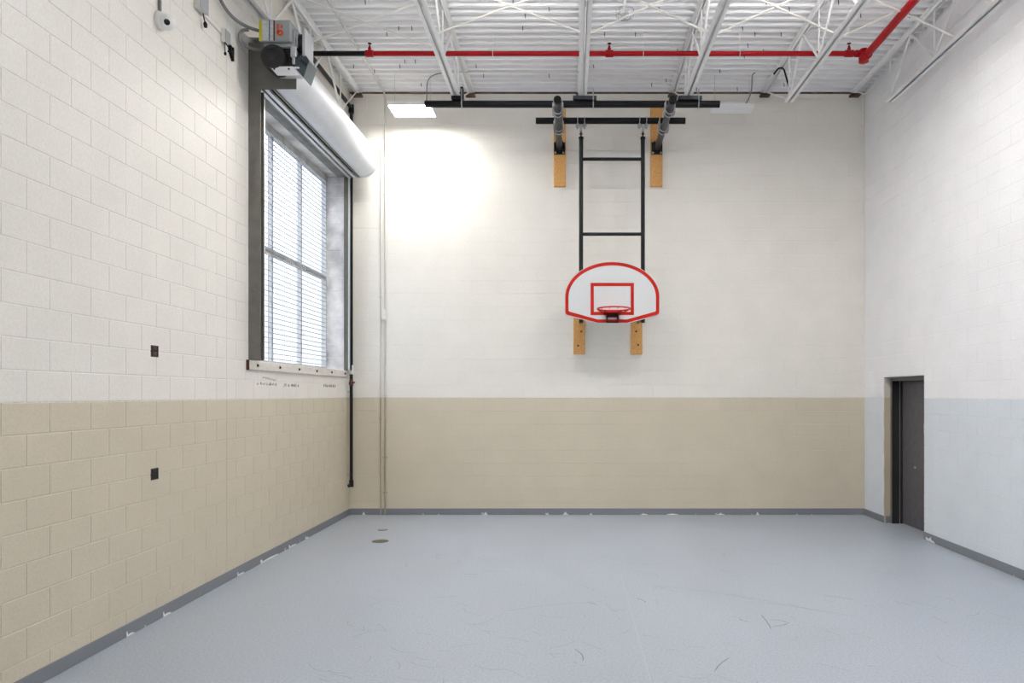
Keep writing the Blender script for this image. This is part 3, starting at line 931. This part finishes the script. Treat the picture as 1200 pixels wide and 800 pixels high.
pl_ = mb.build('base_plate', 'hood', t, smooth=False)
for bx_ in (-3.05, -2.90):
    mb = MB(); mb.lathe([(0.010, 0), (0.010, 0.008)], (bx_, 7.395, 5.235), (0, -1, 0), 8); mb.build('bolt', 'motor', pl_)
# chain hoist side
mb = MB(); mb.box(-2.868, -2.845, 7.42, 7.64, 5.40, 5.66, 0.004); mb.box(-2.765, -2.735, 7.40, 7.64, 5.38, 5.665, 0.004); mb.box(-2.845, -2.765, 7.62, 7.645, 5.40, 5.66)
mb.build('chain_housing', 'grey_box', t, smooth=False)
mb = MB(); mb.cyl((-2.848, 7.52, 5.55), (-2.762, 7.52, 5.55), 0.095, 22); mb.build('sprocket', 'motor', t)
mb = MB(); mb.cyl((-2.83, 7.43, 5.47), (-2.83, 7.43, 5.64), 0.012, 8); mb.build('chain', 'zinc', t)
mb = MB(); mb.box(-2.885, -2.825, 7.39, 7.42, 5.36, 5.47, 0.008); mb.box(-2.868, -2.842, 7.395, 7.415, 5.29, 5.36, 0.005)
mb.build('chain_guide', 'grey_box', t, smooth=False)
mb = MB(); mb.prism([(-2.86, 5.36), (-2.74, 5.40), (-2.70, 5.33), (-2.76, 5.16), (-2.83, 5.24)], lambda a, b_, d: (a, d, b_), 7.42, 7.64)
mb.build('gearbox', 'teal', t, smooth=False)
for k in range(3):
    mb = MB(); mb.cyl((-2.775 + 0.022 * k, 7.41, 5.33 - 0.02 * k), (-2.775 + 0.022 * k, 7.64, 5.33 - 0.02 * k), 0.014, 10); mb.build('gearbox_rib', 'motor', t)

# cables to the control box
mb = MB()
mb.tube(bez((XL + 0.02, 6.88, 5.86), (XL + 0.03, 7.0, 5.62), (XL + 0.05, 7.3, 5.62), (x0 - 0.012, 7.5, 5.675)), 0.017, 10)
tag(mb.build('flexible_conduit', 'flex'), 'grey flexible conduit sagging from above into the control box', 'conduit', 'operator cables')
mb = MB()
mb.tube(bez((XL + 0.12, 7.40, 5.64), (XL + 0.0, 7.30, 5.62), (XL - 0.0, 7.40, 5.40), (x0 - 0.016, 7.6, 5.53)), 0.015, 10)
tag(mb.build('flexible_conduit', 'flex'), 'grey flexible conduit loop beside the yellow edge of the control box', 'conduit', 'operator cables')

# ------------------------------------------------------------------ small things on the left wall
t = thing('security_camera', (XL, 6.0, 4.95), 'white ball security camera high on the window wall', 'camera')
mb = MB(); mb.lathe([(0.075, 0.001), (0.078, 0.012), (0.068, 0.035), (0.050, 0.045)], (XL, 6.0, 5.005), (1, 0, 0), 24); mb.build('mount', 'conduit_white', t)
c = Vector((XL + 0.065, 6.0, 4.995))
ax = Vector((0.45, -0.78, -0.40)).normalized()
pr = [(0.0658 * math.sin(a), -0.0658 * math.cos(a)) for a in [0.05 + i * (2.75 - 0.05) / 14 for i in range(15)]]
mb = MB(); mb.lathe(pr, c, ax, 24); ball = mb.build('ball', 'plastic_white', t)
mb = MB(); mb.lathe([(0.024, 0.050), (0.024, 0.064), (0.016, 0.068)], c, ax, 16); mb.build('lens', 'lens', ball)
mb = MB(); mb.cyl((XL + 0.014, 5.99, 5.07), (XL + 0.014, 5.99, ZD), 0.012, 10)
tag(mb.build('camera_conduit', 'flex'), 'grey conduit rising from the ball camera', 'conduit')

t = thing('electrical_box', (XL, 6.62, 5.40), 'pale steel electrical box at the top edge above the short diagonal wiring channel', 'electrical box', 'wall boxes')
mb = MB(); mb.box(XL + 0.001, XL + 0.055, 6.56, 6.70, 5.42, 5.62, 0.005); mb.build('body', 'conduit_white', t, smooth=False)
mb = MB(); mb.box(XL + 0.055, XL + 0.062, 6.555, 6.705, 5.415, 5.625, 0.003); mb.build('cover', 'grey_box', t, smooth=False)
mb = MB(); mb.tube([(XL + 0.03, 6.66, 5.42), (XL + 0.03, 6.68, 5.38), (XL + 0.035, 6.69, 5.35)], 0.006, 6); mb.lathe([(0.012, 0), (0.02, 0.02), (0.014, 0.05)], (XL + 0.035, 6.69, 5.355), (0, 0.2, -1), 8)
mb.build('pigtail', 'black', t)
mb = MB(); mb.box(XL + 0.001, XL + 0.016, 6.70, 7.06, 5.425, 5.445, 0.002)
tag(mb.build('wiring_channel', 'conduit_white', smooth=False), 'thin pale wiring channel between the two wall boxes', 'channel')
t = thing('electrical_box', (XL, 7.10, 5.30), 'small grey electrical box nearest the motor with loose wires hanging', 'electrical box', 'wall boxes')
mb = MB(); mb.box(XL + 0.001, XL + 0.045, 7.06, 7.15, 5.36, 5.49, 0.006); mb.build('body', 'conduit_white', t, smooth=False)
mb = MB(); mb.box(XL + 0.045, XL + 0.052, 7.055, 7.155, 5.36, 5.48, 0.003); mb.build('cover', 'grey_box', t, smooth=False)
mb = MB(); mb.tube([(XL + 0.03, 7.08, 5.37), (XL + 0.03, 7.085, 5.30), (XL + 0.03, 7.09, 5.25)], 0.005, 6); mb.tube([(XL + 0.03, 7.08, 5.36), (XL + 0.05, 7.13, 5.32), (XL + 0.04, 7.15, 5.29)], 0.005, 6)
mb.lathe([(0.008, 0), (0.014, 0.015), (0.010, 0.03)], (XL + 0.03, 7.09, 5.265), (0, 0, -1), 8); mb.lathe([(0.006, 0), (0.012, 0.015), (0.008, 0.03)], (XL + 0.045, 7.145, 5.30), (0, -0.8, -0.5), 8)
mb.build('loose_wire', 'black', t)
mb = MB(); mb.prism([(7.20, 5.40), (7.28, 5.38), (7.28, 5.26), (7.22, 5.32)], lambda a, b_, d: (XL + d, a, b_), 0.001, 0.03)
mb.ring(arc(7.245, 5.372, 0.014, 0, 2 * PI, 10)[:-1], arc(7.245, 5.372, 0.006, 0, 2 * PI, 10)[:-1], lambda a, b_, d: (XL + d, a, b_), 0.03, 0.04)
tag(mb.build('wall_bracket', 'black', smooth=False), 'small black bracket plate on the wall left of the motor', 'bracket')

for (z, mm, lab) in ((2.24, 'brown', 'brown open outlet box in the cream part of the window wall'), (1.225, 'dark', 'black open outlet box in the tan part of the window wall')):
    t = thing('outlet_box', (XL, 5.93, z - 0.05), lab, 'outlet', 'open outlet boxes')
    mb = MB()
    ya, yb, za, zb = 5.882, 5.985, z - 0.05, z + 0.045
    mb.ring([(ya, za), (yb, za), (yb, zb), (ya, zb)], [(ya + .006, za + .006), (yb - .006, za + .006), (yb - .006, zb - .006), (ya + .006, zb - .006)], lambda a, b_, d: (XL + d, a, b_), -0.003, 0.004)
    mb.build('rim', 'brown', t, smooth=False)
    mb = MB(); mb.box(XL - 0.003, XL + 0.0008, ya + .006, yb - .006, za + .006, zb - .006); mb.build('back', 'dark', t, smooth=False)
    for s in (-1, 1):
        mb = MB(); mb.box(XL + 0.0008, XL + 0.006, ya + .018, yb - .018, z + s * 0.023 - 0.016, z + s * 0.023 + 0.016, 0.003); mb.build('receptacle', mm, t, smooth=False)

# pencil scrawl under the sill
def scrawl(y0, y1, z, h, label, seed, blot=False):
    rd = random.Random(seed)
    m_ = MB()
    yy = y0
    while yy < y1:
        w = rd.uniform(0.03, 0.07)
        n = rd.randint(4, 7)
        pts = [(yy + w * k / n + rd.uniform(-0.008, 0.008), z + (h if k % 2 else 0) * rd.uniform(0.4, 1) + rd.uniform(-0.006, 0.006)) for k in range(n + 1)]
        m_.tube([(XL + 0.0015, a, b_) for a, b_ in pts], 0.0017, 4)
        yy += w + rd.uniform(0.01, 0.05)
    if blot:
        for k in range(5):
            m_.tube([(XL + 0.0015, y0 + 0.15 + 0.07 * k, z + 0.085 - 0.006 * k), (XL + 0.0015, y0 + 0.24 + 0.07 * k, z + 0.095 - 0.006 * k), (XL + 0.0015, y0 + 0.15 + 0.07 * k, z + 0.078 - 0.006 * k)], 0.003, 4)
    return tag(m_.build('pencil_scrawl', 'scrawl'), label, 'scrawl', 'scrawls under the window sill')

scrawl(7.88, 8.40, 1.985, 0.035, 'dark smudged pencil scrawl under the near end of the sill', 1, True)
scrawl(8.62, 9.12, 1.975, 0.045, 'pale pencil scrawl under the middle of the sill', 2)
scrawl(10.0, 10.5, 1.985, 0.05, 'sparse pencil scrawl under the far end of the sill', 3)

# ------------------------------------------------------------------ door in the right wall
D0, D1, DZ = DOOR[0], DOOR[1], DOOR[3]
mb = MB()
mb.box(XR + 0.001, XR + 0.09, D1 - 0.004, D1 + 0.012, 0, DZ); mb.box(XR + 0.001, XR + 0.09, D0 - 0.012, D0 + 0.004, 0, DZ)
mb.build('door_reveal', 'reveal', wall_right, smooth=False)
dm = MB()
dm.box(XR + 0.09, XR + 0.20, D1 - 0.055, D1 - 0.004, 0, DZ - 0.004); dm.box(XR + 0.09, XR + 0.20, D0 + 0.004, D0 + 0.055, 0, DZ - 0.004)
dm.box(XR + 0.09, XR + 0.20, D0 + 0.055, D1 - 0.055, DZ - 0.055, DZ - 0.004)
dm.box(XR + 0.001, XR + 0.09, D0 + 0.004, D1 - 0.004, DZ - 0.012, DZ - 0.002)
d1 = tag(dm.build('door_1', 'door_frame', smooth=False), kind='structure', label='charcoal steel door in a deep frame in the right wall')
mb = MB(); mb.box(XR + 0.197, XR + 0.206, D1 - 0.068, D1 - 0.0555, 0.0, DZ - 0.056); mb.build('door_stop', 'zinc', d1, smooth=False)
mb = MB(); mb.box(XR + 0.092, XR + 0.196, D1 - 0.062, D1 - 0.0555, 0.0, DZ - 0.056); mb.box(XR + 0.207, XR + 0.245, D1 - 0.062, D1 - 0.004, 0.0, DZ - 0.056); mb.build('jamb_shade', 'dark', d1, smooth=False)  # dark strips stand in for the shade on the far jamb
mb = MB(); mb.box(XR + 0.24, XR + 0.285, D0 + 0.02, D1 - 0.066, 0.008, DZ - 0.05, 0.003); leaf = mb.build('door_leaf', 'door', d1, smooth=False)
mb = MB(); mb.box(XR + 0.234, XR + 0.2405, 9.72, 9.80, 1.34, 1.48, 0.002); mb.build('lock_plate', 'grey_box', leaf, smooth=False)
mb = MB(); mb.box(XR + 0.2385, XR + 0.2405, 10.03, 10.08, 0.84, 0.87); mb.build('worn_patch', 'grey_box', leaf, smooth=False)
mb = MB(); mb.box(XR + 0.31, XR + 0.33, D0 - 0.3, D1 + 0.3, -0.1, DZ + 0.4); mb.box(XR + 0.286, XR + 0.31, D0 - 0.02, D1 + 0.02, -0.1, DZ + 0.02); mb.build('backing', 'dark', d1, smooth=False)

# ------------------------------------------------------------------ floor covers
t = thing('floor_drain', (-2.43, 9.18, 0), 'round dark drain cover in the floor, the nearer and larger of two', 'drain', 'floor covers')
mb = MB(); mb.lathe([(0.105, -0.002), (0.105, 0.003), (0.098, 0.006), (0.088, 0.006)], (-2.43, 9.18, 0), (0, 0, 1), 28); mb.build('ring', 'drain', t)
mb = MB(); mb.lathe([(0.086, 0), (0.086, 0.0075), (0.02, 0.008)], (-2.43, 9.18, 0), (0, 0, 1), 24); mb.build('grate', 'drain', t)
t = thing('floor_drain', (-2.60, 9.95, 0), 'round pale cleanout cover in the floor, the farther and smaller of two', 'drain', 'floor covers')
mb = MB(); mb.lathe([(0.066, -0.002), (0.066, 0.003), (0.06, 0.005), (0.054, 0.005)], (-2.60, 9.95, 0), (0, 0, 1), 24); mb.build('ring', 'drain', t)
mb = MB(); mb.lathe([(0.053, 0), (0.053, 0.006), (0.01, 0.0065)], (-2.60, 9.95, 0), (0, 0, 1), 20); mb.build('plug', 'drain_pale', t)

# ------------------------------------------------------------------ caged sensor under the deck
cx, cy, cz = 0.65, 8.5, 6.40
t = thing('caged_sensor', (cx, cy, 6.30), 'round white sensor in a wire guard hanging under the roof deck', 'sensor')
mb = MB(); mb.cyl((cx, cy, 6.42), (cx, cy, ZD), 0.016, 10); mb.build('stem', 'steel_white', t)
mb = MB(); mb.lathe([(0.055, 0.03), (0.06, 0.02), (0.055, -0.02), (0.03, -0.035)], (cx, cy, cz), (0, 0, 1), 20); mb.build('sensor_body', 'plastic_white', t)
mb = MB()
for rr_, zz in ((0.105, cz + 0.03), (0.105, cz - 0.03), (0.06, cz - 0.065)):
    mb.tube([(cx + rr_ * math.cos(a), cy + rr_ * math.sin(a), zz) for a in [2 * PI * i / 24 for i in range(24)]], 0.0035, 6, True)
for i in range(8):
    a = 2 * PI * i / 8
    mb.tube([(cx + q * math.cos(a), cy + q * math.sin(a), zz) for q, zz in ((0.03, cz + 0.05), (0.105, cz + 0.03), (0.105, cz - 0.03), (0.06, cz - 0.065), (0.0, cz - 0.075))], 0.003, 6)
mb.build('wire_guard', 'zinc', t)

# ------------------------------------------------------------------ wooden mounting boards on the hoop wall
def board(x0, x1, z0, z1, bolts, label):
    t_ = thing('mounting_board', ((x0 + x1) / 2, YB, z0), label, 'board', 'mounting boards behind the hoop')
    m_ = MB(); m_.box(x0, x1, YB - 0.042, YB - 0.001, z0, z1, 0.004); m_.build('plank', 'wood', t_, smooth=False)
    for (bx_, bz) in bolts:
        m_ = MB(); m_.lathe([(0.016, 0), (0.016, 0.004), (0.009, 0.006), (0.009, 0.012)], (bx_, YB - 0.042, bz), (0, -1, 0), 10); m_.build('bolt', 'rust', t_)

board(-0.254, -0.066, 5.115, 6.36, [], 'tall wooden board on the wall behind the left arm of the hoop frame')
board(1.253, 1.441, 5.115, 6.36, [], 'tall wooden board on the wall behind the right arm of the hoop frame')
board(0.053, 0.233, 2.505, 3.25, [(0.175, 2.86), (0.125, 2.64)], 'short wooden board showing below the left side of the backboard')
board(0.945, 1.125, 2.505, 3.25, [(1.03, 2.86), (1.06, 2.65)], 'short wooden board showing below the right side of the backboard')

# ------------------------------------------------------------------ basketball hoop
CX, YBD = 0.609, 10.335            # backboard centre and front face
t = thing('basketball_hoop', (CX, 10.4, 2.9), 'wall-hung basketball hoop with fan-shaped backboard on a black pipe ladder', 'basketball hoop')
AZ = 5.725
arms = (-0.165, 1.352)
YU, ZU = 9.76, 5.83
YLO, ZLO = 10.41, 5.852
mb = MB(); mb.cyl((-1.975, YU, ZU), (2.035, YU, ZU), 0.047, 18); up = mb.build('support_pipe', 'black', t)
mb = MB(); mb.cyl((-0.497, YLO, ZLO), (1.672, YLO, ZLO), 0.046, 18); lo = mb.build('support_pipe', 'black', t)
for ax_ in arms:
    mb = MB(); mb.cyl((ax_, 11.12, AZ - 0.02), (ax_, 9.42, AZ + 0.03), 0.046, 18); arm = mb.build('arm', 'grey_pipe', t)
    mb = MB(); mb.lathe([(0.040, 0), (0.050, 0.004), (0.050, 0.05), (0.046, 0.052)], (ax_, 9.41, AZ + 0.03), (0, 1, -0.03), 18); mb.build('end_cap', 'black_matte', arm)
    mb = MB()
    mb.box(ax_ - 0.085, ax_ + 0.085, YB - 0.054, YB - 0.043, AZ - 0.115, AZ + 0.075, 0.003)
    mb.box(ax_ - 0.06, ax_ - 0.045, 11.02, YB - 0.054, AZ - 0.07, AZ + 0.05); mb.box(ax_ + 0.045, ax_ + 0.06, 11.02, YB - 0.054, AZ - 0.07, AZ + 0.05)
    br = mb.build('wall_bracket', 'black', t, smooth=False)
    for sx_ in (-0.062, 0.062):
        for sz_ in (-0.09,):
            mb = MB(); mb.lathe([(0.016, 0), (0.016, 0.012), (0.008, 0.02)], (ax_ + sx_, YB - 0.054, AZ + sz_), (0, -1, 0), 8); mb.build('bolt', 'zinc', br)
    for (yy, zz, rad) in ((YU, ZU, 0.052), (YLO, ZLO, 0.051)):
        for dy in (-0.06, 0.06):
            # saddle strap round the arm
            mb = MB(); mb.tube([(ax_ + 0.056 * math.cos(a), yy + dy, AZ + 0.005 + 0.056 * math.sin(a)) for a in [PI + i * PI / 12 for i in range(13)]] , 0.008, 8)
            mb.tube([(ax_ - 0.056, yy + dy, AZ), (ax_ - 0.056, yy + dy, zz + 0.02)], 0.008, 8); mb.tube([(ax_ + 0.056, yy + dy, AZ), (ax_ + 0.056, yy + dy, zz + 0.02)], 0.008, 8)
            mb.build('strap', 'zinc', arm)
        mb = MB(); mb.box(ax_ - 0.075, ax_ + 0.075, yy - 0.085, yy + 0.085, AZ + 0.048, AZ + 0.058, 0.002)
        mb.box(ax_ - 0.075, ax_ - 0.062, yy - 0.075, yy + 0.075, AZ - 0.03, AZ + 0.10, 0.002); mb.box(ax_ + 0.062, ax_ + 0.075, yy - 0.075, yy + 0.075, AZ - 0.03, AZ + 0.10, 0.002)
        mb.build('saddle_plate', 'zinc', arm, smooth=False)
# clamps that hang the long pipe from the joists
for (jx, ex) in ((-1.55, 0.0), (0.17, 0.07), (1.60, 0.07)):
    mb = MB()
    if ex:
        mb.box(jx - 0.13, jx + 0.19, YU - 0.05, YU + 0.05, ZU + 0.048, BOT - 0.001, 0.004)
    else:
        mb.box(jx - 0.06, jx + 0.10, YU - 0.05, YU + 0.05, ZU + 0.048, BOT - 0.001, 0.004); mb.box(jx + 0.062, jx + 0.10, YU - 0.05, YU + 0.05, BOT - 0.001, BOT + 0.12, 0.004)
    cl = mb.build('joist_clamp', 'grey_pipe' if ex else 'black', t, smooth=False)
    sxp = jx + (0.145 if ex else 0.08)
    mb = MB(); mb.tube([(sxp, YU + 0.053 * math.cos(a), ZU + 0.053 * math.sin(a)) for a in [PI + i * PI / 12 for i in range(13)]], 0.007, 8)
    mb.cyl((sxp, YU - 0.053, ZU), (sxp, YU - 0.053, BOT + 0.09), 0.007, 8); mb.cyl((sxp, YU + 0.053, ZU), (sxp, YU + 0.053, BOT + 0.09), 0.007, 8)
    mb.build('u_bolt', 'zinc', cl)
# ladder frame
rails = (CX - 0.449, CX + 0.449)
for rx in rails:
    mb = MB(); mb.cyl((rx, YLO, 2.92), (rx, YLO, 5.60), 0.030, 16); ra = mb.build('rail', 'black', t)
    mb = MB(); mb.lathe([(0.034, 0), (0.036, 0.005), (0.036, 0.03), (0.02, 0.036)], (rx, YLO, 5.585), (0, 0, 1), 14); mb.build('rail_cap', 'black_matte', ra)
    mb = MB(); mb.cyl((rx, YLO, 5.62), (rx, YLO, 5.70), 0.012, 10); mb.lathe([(0.012, 0), (0.024, 0.012), (0.024, 0.022), (0.012, 0.034)], (rx, YLO, 5.645), (0, 0, 1), 10)
    mb.build('eye_bolt', 'rust', ra)
    mb = MB(); mb.box(rx - 0.02, rx + 0.02, YLO - 0.012, YLO + 0.012, 5.69, 5.80, 0.003); mb.build('swivel', 'zinc', ra, smooth=False)
    for dx in (-0.05, 0.05):
        mb = MB(); mb.tube([(rx + dx, YLO + 0.053 * math.cos(a), ZLO + 0.053 * math.sin(a)) for a in [2 * PI * i / 20 for i in range(20)]], 0.007, 8, True)
        mb.cyl((rx + dx, YLO - 0.03, ZLO - 0.05), (rx + dx, YLO - 0.03, ZLO - 0.105), 0.016, 8); mb.cyl((rx + dx, YLO + 0.03, ZLO - 0.05), (rx + dx, YLO + 0.03, ZLO - 0.105), 0.016, 8)
        mb.box(rx + dx - 0.03, rx + dx + 0.03, YLO - 0.05, YLO + 0.05, ZLO - 0.075, ZLO - 0.065)
        mb.build('pipe_clamp', 'zinc', ra)
    mb = MB(); mb.cyl((rx, YLO, 3.0), (rx - 0.03 * 0, YB - 0.045, 3.0), 0.022, 12); mb.build('standoff', 'black', ra)
for rz in (5.295, 4.207):
    mb = MB(); mb.cyl((rails[0] + 0.02, YLO, rz), (rails[1] - 0.02, YLO, rz), 0.024, 14); mb.build('rung', 'black', t)
# backboard: fan outline
ZB0 = 2.905
def fan(ins):
    hw, zc, a = 0.686 - ins, 0.376, 0.514 - ins
    pts = [(-0.215 + ins * 0.1, ins), (0.215 - ins * 0.1, ins)]
    rc = 0.055 - ins * 0.5
    c0 = (hw - rc, 0.115 + ins * 0.95 + rc * 0.9)
    pts += [(c0[0] + rc * math.cos(q), c0[1] + rc * math.sin(q)) for q in [-1.33 + i * 1.33 / 5 for i in range(6)]]
    pts += [(hw * math.cos(q), zc + a * math.sin(q)) for q in [i * PI / 40 for i in range(41)]]
    pts += [(-x_, z_) for x_, z_ in [(c0[0] + rc * math.cos(q), c0[1] + rc * math.sin(q)) for q in [0 - i * 1.33 / 5 for i in range(6)]]]
    return pts
to_bd = lambda a, b_, d: (CX + a, d, ZB0 + b_)
mb = MB(); mb.prism(fan(0.0), to_bd, YBD, YBD + 0.032); bb = mb.build('backboard', 'board_white', t, smooth=False)
mb = MB(); mb.ring(fan(0.008), fan(0.056), to_bd, YBD - 0.002, YBD + 0.001); mb.build('border_stripe', 'red', bb, smooth=False)
q = lambda x_, z0, z1: [(-x_, z0), (x_, z0), (x_, z1), (-x_, z1)]
mb = MB(); mb.ring(q(0.313, 0.118, 0.582), q(0.266, 0.165, 0.535), to_bd, YBD - 0.002, YBD + 0.001); mb.build('target_square', 'red', bb, smooth=False)
# rim
RZ, RY = 3.07, YBD - 0.15 - 0.2286
mb = MB(); mb.tube([(CX + 0.2286 * math.cos(a), RY + 0.2286 * math.sin(a), RZ) for a in [2 * PI * i / 40 for i in range(40)]], 0.0105, 10, True)
rim = mb.build('rim', 'rim_red', t)
mb = MB(); mb.box(CX - 0.13, CX + 0.13, YBD - 0.17, YBD - 0.010, RZ - 0.022, RZ + 0.010, 0.004)
for s in (-1, 1):
    mb.tube([(CX + s * 0.10, YBD - 0.02, RZ - 0.02), (CX + s * 0.16, RY + 0.19, RZ - 0.018), (CX + s * 0.205, RY + 0.10, RZ - 0.012)], 0.009, 8)
mb.build('brace', 'rim_red', rim)
mb = MB()
mb.ring(q(0.088, 0.005, 0.155), q(0.066, 0.028, 0.085), to_bd, YBD - 0.012, YBD - 0.002)
mb.box(CX - 0.088, CX - 0.078, YBD - 0.11, YBD - 0.012, ZB0 + 0.04, RZ - 0.02); mb.box(CX + 0.078, CX + 0.088, YBD - 0.11, YBD - 0.012, ZB0 + 0.04, RZ - 0.02)
mb.build('rim_bracket', 'bracket_red', rim, smooth=False)
mb = MB()
for i in range(12):
    a = 2 * PI * i / 12 + 0.2
    mb.tube([(CX + 0.2286 * math.cos(a) - 0.012, RY + 0.2286 * math.sin(a), RZ - 0.006), (CX + 0.2286 * math.cos(a), RY + 0.2286 * math.sin(a), RZ - 0.024), (CX + 0.2286 * math.cos(a) + 0.012, RY + 0.2286 * math.sin(a), RZ - 0.006)], 0.0028, 5)
mb.build('net_hooks', 'rim_red', rim)
mb = MB(); mb.box(rails[0] - 0.02, rails[1] + 0.02, YBD + 0.032, YLO - 0.025, 3.20, 3.25, 0.003); mb.box(rails[0] - 0.02, rails[1] + 0.02, YBD + 0.032, YLO - 0.025, 3.02, 3.07, 0.003)
mb.build('mounting_bar', 'black', t, smooth=False)
